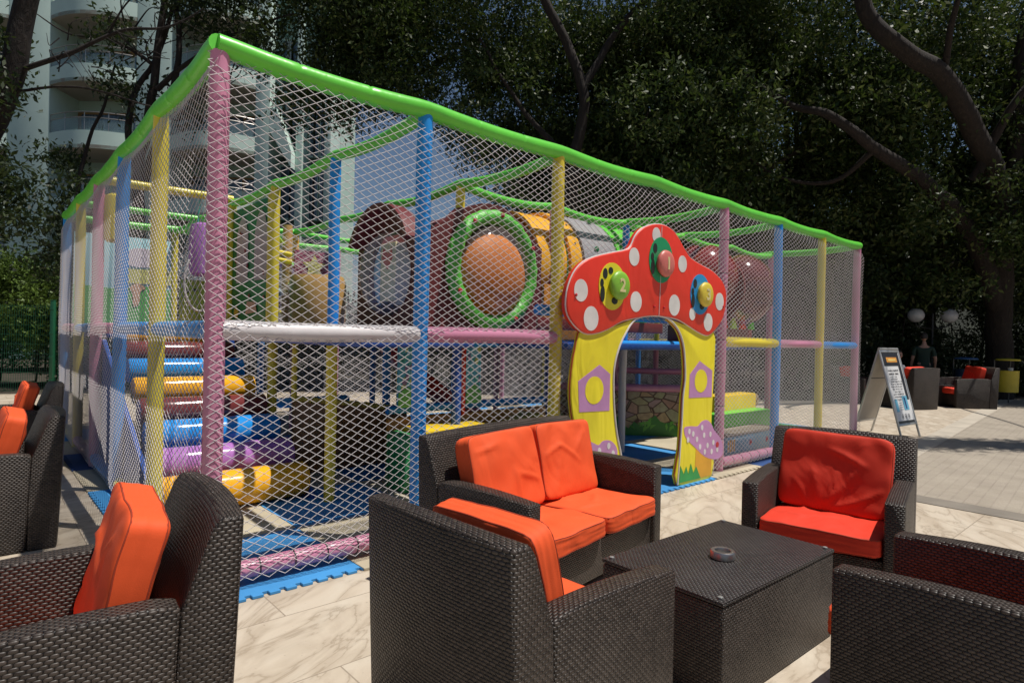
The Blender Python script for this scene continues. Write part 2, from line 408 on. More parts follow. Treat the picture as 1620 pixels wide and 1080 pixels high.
def low_table(name, label, loc, rz, L, W, H, group=None):
    t = thing(name, label, 'table', (loc[0], loc[1], 0), rz, group)
    a = MB(); a.box(-L/2, L/2, -W/2, W/2, 0, H-.02); a.build('table_body', WICK, t, bev=.012, uv=True)
    a = MB(); a.box(-L/2-.002, L/2+.002, -W/2-.002, W/2+.002, H-.019, H); a.build('table_top', WICKT, t, bev=.006, uv=2)
    for sx in (-1, 1):
        for sy in (-1, 1):
            a = MB(); a.lathe([(.011, 0), (.011, .007), (.008, .009)], 14, Matrix.Translation((sx*(L/2-.03), sy*(W/2-.03), H)))
            a.build('rubber_pad', flat('clear_rubber', (.22, .22, .21), .3), t)
    return t
low_table('low_table', 'dark wicker coffee table with an ashtray on it', (1.005, 2.865), math.atan2(.65, .76), 1.0, .60, .42)
low_table('low_table', 'small dark wicker table in the shade between the far armchairs', (10.5, 15.2), .2, .8, .6, .5)

STEEL = flat('brushed_steel', (.42, .40, .38), .40, .2, 30, .2, .002, 120, metal=1)
t = thing('ashtray', 'round brushed metal ashtray on the coffee table', 'ashtray', (.985, 2.80, .42))
a = MB(); a.lathe([(.050, 0), (.055, .004), (.055, .032), (.051, .037), (.036, .036), (.034, .031), (.034, .012), (0, .012)], 40); a.build('ashtray_bowl', STEEL, t)
t = MB(); t.add([(0, 0, .002), (.03, .008, .012), (.055, 0, .004), (.03, -.012, .003), (.06, .012, .012)], [(0, 3, 1), (1, 3, 2), (1, 2, 4)])
o = t.build('dry_leaf', flat('dry_leaf', (.25, .12, .05), .8)); o.location = (1.40, 2.42, .004); tag(o, 'curled brown dry leaf on the tiles beside the coffee table', 'leaf')

# ------------------------------------------------------------------ soft play frame: local s along the front, t into the depth
A0 = (-1.5797, 3.2559); PG = R(90)-.8449; SP = 1.29; TP = 1.33; HT = 2.91
def LW(s, t, z=0):
    return (A0[0]+s*math.cos(PG)-t*math.sin(PG), A0[1]+s*math.sin(PG)+t*math.cos(PG), z)
def pg(name, label, cat, org=(0, 0, 0), group=None, kind=None):
    o = thing(name, label, cat, LW(*org), PG, group); ORG[o.name] = tuple(org)
    if kind: o['kind'] = kind
    return o
def tube_path(p0, p1, r, ring=0, sag=0, n=14, tie=.93):
    """padded tube from p0 to p1, pinched where ties go round it"""
    p0, p1 = Vector(p0), Vector(p1); Lg = (p1-p0).length
    ts = set(i/n for i in range(n+1))
    rings = []
    if ring:
        k = max(1, round(Lg/ring)); rings = [i/k for i in range(1, k)]
        for q in rings: ts |= {q-.012/Lg, q, q+.012/Lg}
    ts = sorted(ts); pts = []; rs = []
    for q in ts:
        w = p0.lerp(p1, q); w.z -= sag*4*q*(1-q)
        w += Vector((mnoise.noise(w*1.3), mnoise.noise(w*1.3+Vector((9, 0, 0))), mnoise.noise(w*1.1+Vector((0, 9, 0)))))*.008
        pts.append(w)
        rr_ = r*(tie if any(abs(q-g) < .004/Lg for g in rings) else 1)
        if q < .01 or q > .99: rr_ *= .93
        rs.append(rr_*(1+.03*mnoise.noise(w*4)))
    return pts, rs
def padded(name, p0, p1, r, k, parent, ring=0, sag=0, ties=False, fo=False, seg=16):
    pts, rs = tube_path(p0, p1, r, ring, sag)
    mb = MB(); mb.tube(pts, rs, seg)
    o = mb.build(name, vinyl(k) if not fo else foam(k), parent, ang=60)
    if ties and ring:
        Lg = (Vector(p1)-Vector(p0)).length; kk = max(1, round(Lg/ring))
        dv = (Vector(p1)-Vector(p0)).normalized()
        for i in range(1, kk):
            q = i/kk; j = min(range(len(pts)), key=lambda a: abs((pts[a]-Vector(p0)).length/Lg-q)); c = pts[j]
            tb = MB(); tb.tube([c-dv*.004, c+dv*.004], rs[j]+.0035, 14)
            tb.build('cable_tie', flat('black_tie', (.015, .015, .015), .5), o, smooth=False)
    return o

frame = pg('soft_play_frame', 'big net-walled play frame with green padded top rails and pink, blue and yellow padded posts', 'play frame')
# front and side posts
front = {0: 'pink', 1: 'blue', 2: 'yellow', 4: 'pink', 5: 'blue', 6: 'yellow', 7: 'pink'}
for k, c in front.items():
    padded('post', (SP*k, 0, 0), (SP*k, 0, HT-.03), .052, c, frame, ring=(.36 if k in (4,) else 0), ties=(k == 4))
side = {1: 'yellow', 2: 'blue', 3: 'pink', 4: 'yellow', 5: 'blue'}
for k, c in side.items():
    padded('post', (0.0, TP*k+(.10 if k == 2 else 0), 0), (0, TP*k, HT-.03), .052, c, frame)
for k in range(1, 8):
    padded('post', (SP*k, 5*TP, 0), (SP*k, 5*TP, HT-.03), .05, ['pink', 'yellow', 'blue'][k % 3], frame)
for k in range(1, 5):
    padded('post', (SP*7, TP*k, 0), (SP*7, TP*k, HT-.03), .05, ['blue', 'pink', 'yellow'][k % 3], frame)
# inner posts (lower half, upper half)
for (i, j, lo, up) in [(1, 1, 'yellow', 'blue'), (1, 2, 'yellow', 'yellow'), (1, 3, 'dkblue', 'yellow'), (2, 1, 'dkblue', 'yellow'), (2, 2, 'blue', 'green'),
                       (3, 2, 'pink', 'purple'), (4, 2, 'blue', 'pink'), (5, 2, 'yellow', 'blue'), (6, 2, 'pink', 'yellow'), (4, 1, 'white', 'blue'), (3, 1, 'dkblue', 'pink'),
                       (2, 4, 'pink', 'orange'), (3, 4, 'blue', 'pink'), (5, 4, 'pink', 'yellow'), (6, 4, 'yellow', 'blue')]:
    padded('post', (SP*i, TP*j, 0), (SP*i, TP*j, 1.38), .046, lo, frame, ring=.4)
    if up: padded('post', (SP*i, TP*j, 1.38), (SP*i, TP*j, HT-.05), .046, up, frame)
# top rails
for k in range(7):
    padded('top_rail', (SP*k-.02, -.01, HT+.005), (SP*(k+1)+.02, -.01, HT+.005), .058, 'green', frame, ring=.45, sag=.025)
    padded('top_rail', (SP*k, 5*TP, HT), (SP*(k+1), 5*TP, HT), .05, 'green', frame, sag=.02)
for k in range(5):
    padded('top_rail', (-.01, TP*k-.02, HT+.005), (-.01, TP*(k+1)+.02, HT+.005), .058, 'green', frame, ring=.45, sag=.03)
    padded('top_rail', (SP*7, TP*k, HT), (SP*7, TP*(k+1), HT), .05, 'green', frame, sag=.03)
    for i in (1, 2, 4, 5):
        padded('cross_rail', (SP*i, TP*k, HT-.02), (SP*i, TP*(k+1), HT-.02), .045, 'green', frame, ring=.5, sag=.045)
for k in range(2, 7): padded('cross_rail', (SP*k, TP, HT-.03), (SP*(k+1), TP, HT-.03), .042, 'green', frame, sag=.06)
for k in range(1, 4): padded('cross_rail', (SP*k, 4*TP, HT-.03), (SP*(k+1), 4*TP, HT-.03), .042, 'green', frame, sag=.03)
padded('cross_rail', (.0, 4*TP, HT-.03), (SP, 4*TP, HT-.03), .042, 'green', frame, ring=.3)
padded('cross_rail', (.0, 3*TP, HT+.02), (SP, 3*TP, HT+.02), .045, 'yellow', frame, ring=.2)
for j in (2.55, 2.40): padded('cross_rail', (SP, 4*TP, j), (2*SP, 4*TP, j), .035, 'green', frame, ring=.2)
for j in (2.42, 2.33): padded('cross_rail', (SP+.1, 3*TP, j), (SP+.7, 3*TP, j-.05), .03, 'yellow', frame)
# mid rails
for k, c in enumerate(['white', 'pink', None, None, 'yellow', 'pink', 'blue']):
    if c: padded('mid_rail', (SP*k+.03, 0, 1.415), (SP*(k+1)-.03, 0, 1.415), .056 if k < 5 else .05, c, frame, sag=.0)
for k, c in enumerate(['blue', 'blue', 'pink', 'blue', 'pink']):
    padded('mid_rail', (0, TP*k+.03, 1.415), (0, TP*(k+1)-.03, 1.415), .05, c, frame)
for k in range(7): padded('mid_rail', (SP*k, 5*TP, 1.415), (SP*(k+1), 5*TP, 1.415), .045, ['blue', 'pink', 'orange'][k % 3], frame)
for k in range(5): padded('mid_rail', (SP*7, TP*k, 1.415), (SP*7, TP*(k+1), 1.415), .045, ['pink', 'blue', 'yellow'][k % 3], frame)
# bottom rails
for k, c in [(0, 'pink'), (1, 'pink'), (4, 'pink'), (5, 'blue'), (6, 'pink')]:
    padded('bottom_rail', (SP*k+.05, 0, .10), (SP*(k+1)-.05, 0, .10), .05, c, frame, ring=.185, ties=True)
for k, c in enumerate(['blue', 'yellow', 'blue', 'pink', 'yellow']):
    padded('bottom_rail', (0, TP*k+.05, .10), (0, TP*(k+1)-.05, .10), .05, c, frame, ring=.185, ties=True)
# low inner rails
padded('low_rail', (2.02, 1.66, .69), (4.10, 1.66, .70), .042, 'blue', frame, ring=.2)
padded('low_rail', (1.25, 3.6, .60), (2*SP, 3.6, .60), .06, 'ltblue', frame, ring=.3)
padded('low_rail', (5*SP, 2*TP, .60), (7*SP, 2*TP, .60), .045, 'pink', frame, ring=.2)
# platform decks at the level of the mid rails
for (s0, s1, t0, t1) in [(1.12, 2.147, .50, 2*TP), (3.05, 5.90, .30, 1.327), (2.15, 3*SP, TP, 3*TP), (3*SP+.003, 7*SP-.1, TP, 4*TP), (.1, 2.147, 3*TP+.1, 5*TP-.08), (2.15, 3*SP, 3*TP+.003, 5*TP-.08)]:
    d = MB(); d.box(s0, s1, t0, t1, 1.315, 1.375); d.build('deck', vinyl('dkblue'), frame, bev=.015)
padded('deck_edge', (2.15, TP-.03, 1.36), (5*SP, TP-.03, 1.36), .05, 'blue', frame, ring=.3)
padded('deck_edge', (2.8, 2.0, 1.42), (5.4, 2.0, 1.42), .04, 'orange', frame)
padded('deck_edge', (2.7, .35, 1.66), (5.1, .35, 1.66), .05, 'blue', frame)
d = MB(); d.box(3.2, 5.3, .85, .88, 1.50, 1.62); d.build('deck_step', vinyl('maroon'), frame, bev=.01)
d = MB(); d.box(3.0, 5.2, 1.55, 1.95, 1.43, 1.46); d.build('deck_step', vinyl('orange'), frame, bev=.01)

# nets
NETM = flat('white_cord', (.56, .52, .52), .6, .08, 3, .2, .001, 200)
def net(name, origin, ax, W, z0, z1, parent=None, cw=.086, ch=.050, r=.0022, seed=0, amp=.03, keep=None, m=None):
    """knotted diamond netting: a lattice of cords in the plane of `ax` and z, slackly bulging"""
    rng = np.random.default_rng(seed)
    nx = int(round(W/(cw/2))); nz = int(round((z1-z0)/(ch/2)))
    I, J = np.meshgrid(np.arange(nx+1), np.arange(nz+1), indexing='ij')
    X = I*W/nx; Z = z0+J*(z1-z0)/nz
    ph = rng.uniform(0, 6, 8)
    a, b_ = (0, 1) if ax == 's' else (1, 0)
    # slack: smooth drift of the nodes, plus small random unevenness
    edge = np.minimum(1, np.minimum(Z-z0, z1-Z)/.25)
    bay = np.sin(np.pi*((X % 1.29)/1.29))
    dz = (-.045*bay*np.clip((Z-2.2)/.6, 0, 1)*(z1 > 2.5)+.014*np.sin(X*3.1+ph[0])*np.sin(Z*2.3+ph[1])+.003*np.sin(X*7.7+Z*5+ph[2]))*edge
    dx = (.016*np.sin(X*1.6+Z*1.9+ph[3])+.004*np.sin(X*6+ph[4])*np.sin(Z*8+ph[5]))*edge
    dn = amp*bay*np.sin(Z*2.1+ph[6])+.004*np.sin(X*5+ph[7])*np.sin(Z*4.4+ph[2])
    if z1 > 2.8: dn = dn+(.062 if origin[b_] < 1 else -.05)*np.clip((Z-(z1-.16))/.14, 0, 1)
    dz = dz+rng.normal(0, .0009, X.shape); dx = dx+rng.normal(0, .001, X.shape)
    P = np.zeros(X.shape+(3,)); a, b_ = (0, 1) if ax == 's' else (1, 0)
    P[..., a] = origin[a]+X+dx; P[..., b_] = origin[b_]+dn; P[..., 2] = Z+dz
    k = (I+J) % 2 == 0
    e0 = []; e1 = []
    m1 = k[:-1, :-1]; e0.append(P[:-1, :-1][m1]); e1.append(P[1:, 1:][m1]); c1 = (X[:-1, :-1][m1], Z[:-1, :-1][m1])
    m2 = k[:-1, 1:]; e0.append(P[:-1, 1:][m2]); e1.append(P[1:, :-1][m2]); c2 = (X[:-1, 1:][m2], Z[:-1, 1:][m2])
    E0 = np.concatenate(e0); E1_ = np.concatenate(e1); cx = np.concatenate([c1[0], c2[0]]); cz = np.concatenate([c1[1], c2[1]])
    if keep is not None:
        kk = keep(cx+origin[a], cz); E0 = E0[kk]; E1_ = E1_[kk]
    d = E1_-E0; d /= np.linalg.norm(d, axis=1, keepdims=True)
    nrm = np.zeros(3); nrm[b_] = 1; q = np.cross(d, nrm); q /= np.linalg.norm(q, axis=1, keepdims=True); w = np.cross(q, d)
    vs = []
    for base in (E0-d*r*.6, E1_+d*r*.6):
        for t in (0, 1, 2):
            an = 2*math.pi*t/3; vs.append(base+(q*math.cos(an)+w*math.sin(an))*r)
    n = len(E0); Vv = np.stack(vs, 1).reshape(-1, 3)
    o = np.arange(n)[:, None]*6
    F = np.concatenate([np.concatenate([o+i, o+(i+1) % 3, o+3+(i+1) % 3, o+3+i], 1) for i in range(3)], 0)
    off = np.array(ORG.get(parent.name, (0, 0, 0))) if parent else np.zeros(3)
    me = bpy.data.meshes.new(name); me.vertices.add(len(Vv)); me.vertices.foreach_set('co', (Vv-off).astype(np.float32).ravel())
    me.loops.add(F.size); me.loops.foreach_set('vertex_index', F.astype(np.int32).ravel())
    me.polygons.add(len(F)); me.polygons.foreach_set('loop_start', np.arange(0, F.size, 4, dtype=np.int32))
    me.polygons.foreach_set('loop_total', np.full(len(F), 4, np.int32)); me.update(calc_edges=True); me.materials.append(m or NETM)
    ob = bpy.data.objects.new(name, me); COL.objects.link(ob)
    if parent: ob.parent = parent
    return ob
def incap(x, z):   # netting stops where the entrance opens
    return ~((x > 2.72) & (x < 4.92) & (z < 1.60))
net('net_wall', (-.062, -.068, 0), 's', 7*SP+.12, .06, HT-.02, frame, seed=1, keep=incap)
net('net_wall', (-.066, -.06, 0), 't', 5*TP+.1, .06, HT-.02, frame, seed=2, amp=.012)
net('net_wall', (7*SP+.055, 0, 0), 't', 5*TP, .06, HT-.04, frame, seed=3)
net('net_wall', (0, 5*TP+.055, 0), 's', 7*SP, .06, HT-.04, frame, seed=4)
net('inner_net', (SP, 3*TP, 0), 's', 1.29, 1.42, 2.6, frame, seed=5)
net('inner_net', (3*SP, TP, 0), 't', 3*TP, .1, 1.3, frame, seed=6)
net('inner_net', (4.1, 2.62, 0), 's', 2.6, .78, 1.3, frame, seed=7)
net('inner_net', (5*SP, 2*TP, 0), 's', 2*SP, .62, 2.8, frame, seed=8)
net('inner_net', (6*SP, TP, 0), 't', 4*TP, .1, 2.8, frame, seed=9)
net('inner_net', (1.25, 3.6, 0), 's', 2.6, .62, 1.3, frame, seed=10)
net('inner_net', (SP, 4.5*TP, 0), 's', 4*SP, 1.42, 2.8, frame, seed=11)
# climbing-hole hoop in the far netting, rag caught in the side net
t = MB(); t.tube([(.95+.16*math.sin(a*.2), 3.95, 1.95+.32*math.cos(a*.2)) for a in range(0, 32)], .012, 8); t.build('net_hoop', NETM, frame)

# ------------------------------------------------------------------ printed panels of the frame
def printed(name, c):
    return flat('print_'+name, c, .45, .08, 3, .2, .004, 18)
def panel(parent, name, quad, c, axis, at, th=.03):
    mb = MB(); (a0, a1, z0, z1) = quad
    if axis == 's': mb.box(a0, a1, at-th/2, at+th/2, z0, z1)
    else: mb.box(at-th/2, at+th/2, a0, a1, z0, z1)
    return mb.build(name, c, parent, bev=.006)
def patch(parent, name, poly, c, axis, at, th=.006, smooth_n=0, kd=None):
    """coloured shape laid on a panel face: outline in (s or t, z), standing proud towards the viewer"""
    if smooth_n: poly = closedcurve(poly, smooth_n)
    mb = MB(); mb.prism([tuple(q)[:2] for q in poly], at-th, at, 'y' if axis == 's' else 'x'); o = mb.build(name, c, parent, smooth=False)
    return o
def disc(cx, cz, r, rz=None, n=28):
    rz = rz or r; return [(cx+r*math.cos(2*math.pi*k/n), cz+rz*math.sin(2*math.pi*k/n)) for k in range(n)]

# sky-and-meadow print on the back wall, upper level
sp_ = panel(frame, 'printed_panel', (.06, 1.22, 1.46, 2.70), printed('sky', (.38, .62, .66)), 's', 6.52)
patch(sp_, 'meadow_print', [(.06, 1.46), (1.22, 1.46), (1.22, 1.98), (.9, 2.02), (.5, 1.97), (.06, 2.0)], printed('meadow', (.12, .42, .10)), 's', 6.50)
patch(sp_, 'cloud_print', [(.62, 2.38), (.72, 2.3), (.95, 2.3), (1.08, 2.4), (1.0, 2.52), (.85, 2.56), (.7, 2.52)], printed('cloud', (.72, .62, .66)), 's', 6.498, smooth_n=4)
patch(sp_, 'sand_print', [(.55, 2.06), (1.22, 2.06), (1.22, 2.27), (.55, 2.25)], printed('sand', (.62, .58, .18)), 's', 6.498)
patch(sp_, 'flower_print', [(.75, 1.75), (.82, 1.78), (.84, 1.95), (.9, 2.0), (.8, 2.06), (.7, 2.0), (.74, 1.93)], printed('blush', (.62, .36, .22)), 's', 6.49, smooth_n=3)
# green panel with two arched pale windows between inner posts
gp = panel(frame, 'printed_panel', (2*TP+.05, 3*TP-.05, 1.45, 2.78), printed('leaf', (.03, .22, .06)), 't', SP)
for c0 in (2.98, 3.55):
    patch(gp, 'window_print', [(c0-.18, 1.95), (c0+.18, 1.95), (c0+.18, 2.45), (c0+.1, 2.62), (c0, 2.68), (c0-.1, 2.62), (c0-.18, 2.45)], printed('bone', (.42, .37, .33)), 't', SP-.02+.0, smooth_n=0)
rr = random.Random(5)
for k in range(9):
    patch(gp, 'ladybird_print', disc(2.85+rr.random()*.95, 1.55+rr.random()*1.0, .022, n=10), printed('berry', (.22, .02, .015)), 't', SP-.027, .004)
patch(gp, 'flower_print', disc(3.7, 1.62, .07, n=8), printed('petal', (.70, .45, .05)), 't', SP-.027, .004)
patch(gp, 'flower_print', [(3.05, 1.62), (3.4, 1.60), (3.35, 1.74), (3.1, 1.72)], printed('blush', (.62, .36, .22)), 't', SP-.027, .004)
for tt in (2*TP+.02, 3*TP-.1): panel(frame, 'panel_trim', (tt, tt+.07, 1.45, 2.8), vinyl('yellow'), 't', SP-.03, .03)
yg = panel(frame, 'printed_panel', (.78, 1.2, 1.43, 1.98), printed('lime', (.35, .48, .08)), 's', 3*TP+.12)
for k in range(5): patch(yg, 'dot_print', disc(.85+.3*rr.random(), 1.5+.4*rr.random(), .02, n=10), printed('ink', (.03, .05, .02)), 's', 3*TP+.10)
# slim sea-blue prints with red edges on the lower level
for (s0, s1, tt) in ((2.06, 2.27, 1.56), (2.86, 3.06, 1.56)):
    q = panel(frame, 'printed_panel', (s0, s1, .72, 1.36), printed('sea', (.10, .42, .58)), 's', tt)
    for k in range(22):
        patch(q, 'scale_print', disc(s0+.03+rr.random()*(s1-s0-.06), .80+rr.random()*.50, .018+.014*rr.random(), .035, n=9), printed(*rr.choice([('lilac', (.25, .18, .35)), ('lemon', (.55, .60, .20)), ('teal', (.08, .45, .45)), ('aqua', (.25, .6, .75))])), 's', tt-.016, .003+.002*(k % 3))
    patch(q, 'meadow_print', [(s0, .725), (s1, .725), (s1, .84), ((s0+s1)/2, .92), (s0, .86)], printed('meadow', (.12, .42, .10)), 's', tt-.023)
    panel(frame, 'panel_trim', (s1 if s0 < 2.5 else s0-.035, s1+.035 if s0 < 2.5 else s0, .60, 1.36), vinyl('red'), 's', tt, .035)
# stone-wall print below the pink rail behind the entrance
def mat_stone():
    m, n, l, b = nt('painted_stonework')
    tc = n.new("ShaderNodeTexCoord").outputs['Object']
    mp = n.new("ShaderNodeMapping"); mp.inputs['Scale'].default_value = (1, 1, 1.5); l.new(tc, mp.inputs[0])
    v = n.new("ShaderNodeTexVoronoi"); v.feature = 'DISTANCE_TO_EDGE'; v.inputs['Scale'].default_value = 5.5; l.new(mp.outputs[0], v.inputs[0])
    v2 = n.new("ShaderNodeTexVoronoi"); v2.inputs['Scale'].default_value = 5.5; l.new(mp.outputs[0], v2.inputs[0])
    c = mixc(n, l, .35, (.45, .33, .22), v2.outputs[1], 'SOFT_LIGHT')
    c = mixc(n, l, ramp(n, l, noisen(n, l, 14, 4, tc), [(.4, 0.0), (.7, .6)]), c, (.26, .17, .11))
    c = mixc(n, l, ramp(n, l, v.outputs[0], [(.02, 1.0), (.07, 0.0)]), c, (.08, .035, .02))
    l.new(c, b.inputs['Base Color']); b.inputs['Roughness'].default_value = .5
    return m
SL = Matrix.Translation((6.0, 2.46, 0)) @ Matrix.Rotation(math.atan2(-.9, .85), 4, 'Z')
def slab(name, poly, m, y0, y1, par):
    mb = MB(); mb.prism(poly, y0, y1, 'y', SL); return mb.build(name, m, par, smooth=False)
q = slab('stone_print_panel', [(-.6, .02), (1.62, .02), (1.62, .66), (-.6, .66)], mat_stone(), 0, .05, frame)
zz = []
for k in range(30):
    s_ = -.6+2.22*k/29; zz.append((s_, .20+.06*math.sin(s_*9)+.05*math.sin(s_*23+1)+.04*rr.random()))
slab('bush_print', [(-.6, .021)]+zz+[(1.62, .021)], printed('bush', (.035, .20, .03)), -.004, -.0005, q)
for k in range(24):
    c0 = -.5+2.0*rr.random(); z_ = .06+.14*rr.random(); an = rr.uniform(.4, 2.6)
    slab('leaf_print', [(c0, z_), (c0+.05*math.cos(an)+.02, z_+.05), (c0+.12*math.cos(an), z_+.12*math.sin(an)), (c0+.04*math.cos(an)-.02, z_+.07)], printed('freshleaf', (.12, .40, .05)), -.008-.0005*k/24, -.0045, q)
padded('low_rail', tuple(SL @ Vector((-.6, .02, .72))), tuple(SL @ Vector((1.62, .02, .72))), .055, 'pink', frame, ring=.25)
padded('low_rail', tuple(SL @ Vector((.3, .5, .95))), tuple(SL @ Vector((1.5, .5, .95))), .045, 'pink', frame)
padded('low_rail', tuple(SL @ Vector((.3, .5, .75))), tuple(SL @ Vector((.3, .5, 1.31))), .045, 'pink', frame)
# blue-green print and its green stalk above the right-hand domes
q = panel(frame, 'printed_panel', (8.0, 8.95, 1.9, 2.75), printed('aqua2', (.25, .55, .58)), 's', 2.75)
patch(q, 'stalk_print', [(8.55, 1.9), (8.68, 2.6), (8.62, 2.62), (8.45, 1.95)], printed('lime', (.35, .48, .08)), 's', 2.73)
# star, ball and post print glimpsed behind the blue post
q = panel(frame, 'printed_panel', (2.05, 2.55, 1.44, 2.45), printed('plum', (.28, .06, .12)), 's', 4.05)
patch(q, 'star_print', [(2.3+(.16 if k % 2 == 0 else .08)*math.cos(k*math.pi/5+.3), 2.25+(.16 if k % 2 == 0 else .08)*math.sin(k*math.pi/5+.3)) for k in range(10)], printed('lemon2', (.70, .66, .22)), 's', 4.03)
patch(q, 'ball_print', disc(2.4, 1.66, .10), printed('blush', (.62, .36, .22)), 's', 4.03)
patch(q, 'ball_print', disc(2.18, 1.56, .06), printed('cherry', (.60, .03, .02)), 's', 4.027)

# ------------------------------------------------------------------ mushroom entrance
me_ = pg('mushroom_entrance', 'padded arch shaped like a red white-spotted toadstool with yellow stem legs and numbered pads', 'entrance arch', (3.8, -.11, 0))
CAP = [(2.54, 1.78), (2.61, 1.93), (2.72, 2.03), (2.87, 2.09), (3.06, 2.14), (3.27, 2.19), (3.34, 2.24), (3.39, 2.32), (3.48, 2.4), (3.64, 2.46), (3.81, 2.48), (3.96, 2.45), (4.07, 2.38), (4.17, 2.29), (4.28, 2.22), (4.49, 2.17), (4.68, 2.13), (4.87, 2.04), (4.95, 1.91), (4.91, 1.69), (4.78, 1.56), (4.63, 1.48), (4.47, 1.5), (4.31, 1.55), (4.12, 1.61), (3.99, 1.63), (3.71, 1.64), (3.44, 1.61), (3.23, 1.57), (3.05, 1.5), (2.89, 1.46), (2.75, 1.46), (2.62, 1.53), (2.54, 1.63)]
LL = [(2.75, 1.50), (2.67, 1.33), (2.63, 1.14), (2.62, .97), (2.65, .79), (2.71, .61), (2.73, .35), (2.73, .03), (3.35, .03), (3.32, .2), (3.27, .42), (3.21, .60), (3.17, .79), (3.15, .98), (3.15, 1.16), (3.20, 1.32), (3.29, 1.46), (3.44, 1.60), (3.1, 1.52)]
RL = [(3.93, 1.62), (4.09, 1.53), (4.19, 1.39), (4.23, 1.21), (4.24, 1.04), (4.21, .87), (4.20, .63), (4.18, .37), (4.15, .03), (4.77, .03), (4.75, .5), (4.75, .69), (4.77, 1.02), (4.78, 1.25), (4.74, 1.52), (4.3, 1.56)]
REDP = flat('red_cap_vinyl', (.74, .035, .012), .42, .04, 2.5, .4, .02, 3, wr=3, dirt=.04)
YELP = flat('yellow_leg_vinyl', (.80, .68, .02), .42, .03, 2.5, .4, .02, 3, wr=4, dirt=.04)
TRIM = flat('white_trim', (.66, .62, .60), .5); RTRIM = flat('red_trim', (.45, .07, .02), .5)
WHT = flat('white_spot_vinyl', (.68, .66, .63), .45)
def pad(name, out, y0, y1, m, trim, inset=.018):
    oc_ = closedcurve(out, 3); o2 = [tuple(v) for v in oc_]
    mb = MB(); mb.prism(o2, y0, y1, 'y'); o = mb.build(name, m, me_, bev=.012, seg=3)
    tb = MB(); tb.tube([(a, y0+.016, b_) for a, b_ in o2]+[(o2[0][0], y0+.016, o2[0][1])], .0075, 6, cap=False)
    tb.build('piping', trim, o)
    return o
FY = -.155
capo = pad('cap', CAP, FY-.012, -.100, REDP, TRIM)
llo = pad('leg', LL, FY+.006, -.104, YELP, RTRIM); rlo = pad('leg', RL, FY+.006, -.104, YELP, RTRIM)
inner = MB()
edge_pts = [(3.35, .03), (3.32, .2), (3.27, .42), (3.21, .60), (3.17, .79), (3.15, .98), (3.15, 1.16), (3.20, 1.32), (3.29, 1.46), (3.44, 1.60), (3.71, 1.64), (3.93, 1.62), (4.09, 1.53), (4.19, 1.39), (4.23, 1.21), (4.24, 1.04), (4.21, .87), (4.20, .63), (4.18, .37), (4.15, .03)]
inner.tube([(a, -.150, b_) for a, b_ in [tuple(v) for v in smoothcurve(edge_pts, 4)]], .009, 8); inner.build('arch_edging', TRIM, me_)
SPOTS = [(2.69, 1.8, .09), (2.82, 1.58, .1), (3.37, 2.14, .08), (3.69, 2.37, .07), (4.12, 2.15, .08), (3.41, 1.75, .09), (4.0, 1.75, .1), (4.6, 1.61, .09), (4.81, 1.83, .09), (4.31, 1.68, .06)]
for a, b_, r_ in SPOTS: patch(capo, 'white_spot', disc(a, b_, r_*.9, r_), WHT, 's', FY-.012, .0025)
seam = MB(); seam.tube([(3.755, FY-.013, 1.64), (3.765, FY-.014, 1.9), (3.77, FY-.013, 2.46)], .004, 6); seam.build('lacing', TRIM, capo)
for (a, b_, r_, dk, bk, num, col) in [(3.08, 1.86, .20, 'yellow', 'lime', '2', (3.14, 1.87)), (3.77, 2.15, .21, 'dkgreen', 'pinkpad', '1', (3.80, 2.12)), (4.44, 1.88, .20, 'bluedisc', 'yellow2', '3', (4.49, 1.88))]:
    cols = dict(yellow=(.75, .66, .02), dkgreen=(.01, .30, .11), bluedisc=(.02, .27, .60), lime=(.22, .48, .04), pinkpad=(.60, .16, .13), yellow2=(.66, .52, .05))
    dsk = patch(capo, 'number_disc', disc(a, b_, r_*.88, r_), flat('disc_'+dk, cols[dk], .45), 's', FY-.012, .005)
    for (dx, dz, w_, h_) in [(-.10, .10, .030, .045), (-.14, .02, .022, .035), (-.13, -.07, .028, .07), (.03, -.12, .04, .03), (-.03, .13, .03, .03), (.11, .10, .02, .03)][:(6 if num == '2' else 4)]:
        patch(dsk, 'beetle_leg_print', disc(a+dx, b_+dz, w_, h_, 12), flat('ink_black', (.012, .015, .012), .5), 's', FY-.017, .003)
    bt = MB(); R_ = .118
    prof = [(.0, .062), (.05, .061), (.09, .056), (R_, .044), (R_+.006, .026), (R_-.01, .006), (R_-.012, 0)]
    M = Matrix.Translation((col[0], FY-.017, col[1])) @ Matrix.Rotation(R(90), 4, 'X')
    bt.lathe(prof, 36, M); bo = bt.build('number_pad', flat('pad_'+bk, cols[bk], .40, .08, 4, .4, .006, 30), capo, ang=60)
    TM = Matrix.Translation((col[0], FY-.017-.061, col[1]-.005)) @ Matrix.Rotation(R(90), 4, 'X')
    text_mesh(num, .155, .004, TM, 'numeral', flat('numeral_cream', (.66, .58, .28), .5), bo)
PUR = flat('lilac_print', (.50, .24, .46), .5); DOT = flat('dot_white', (.68, .64, .64), .5)
LF = FY+.006
for leg, pent, c0 in ((llo, [(2.7, 1.07), (2.96, 1.2), (3.1, 1.12), (3.1, .81), (2.72, .82)], (2.90, .99)), (rlo, [(4.32, 1.09), (4.49, 1.22), (4.73, 1.12), (4.73, .85), (4.31, .86)], (4.52, 1.02))):
    patch(leg, 'window_print', pent, PUR, 's', LF, .0025); patch(leg, 'porthole_print', disc(*c0, .115, .115), YELP, 's', LF-.0025, .002)
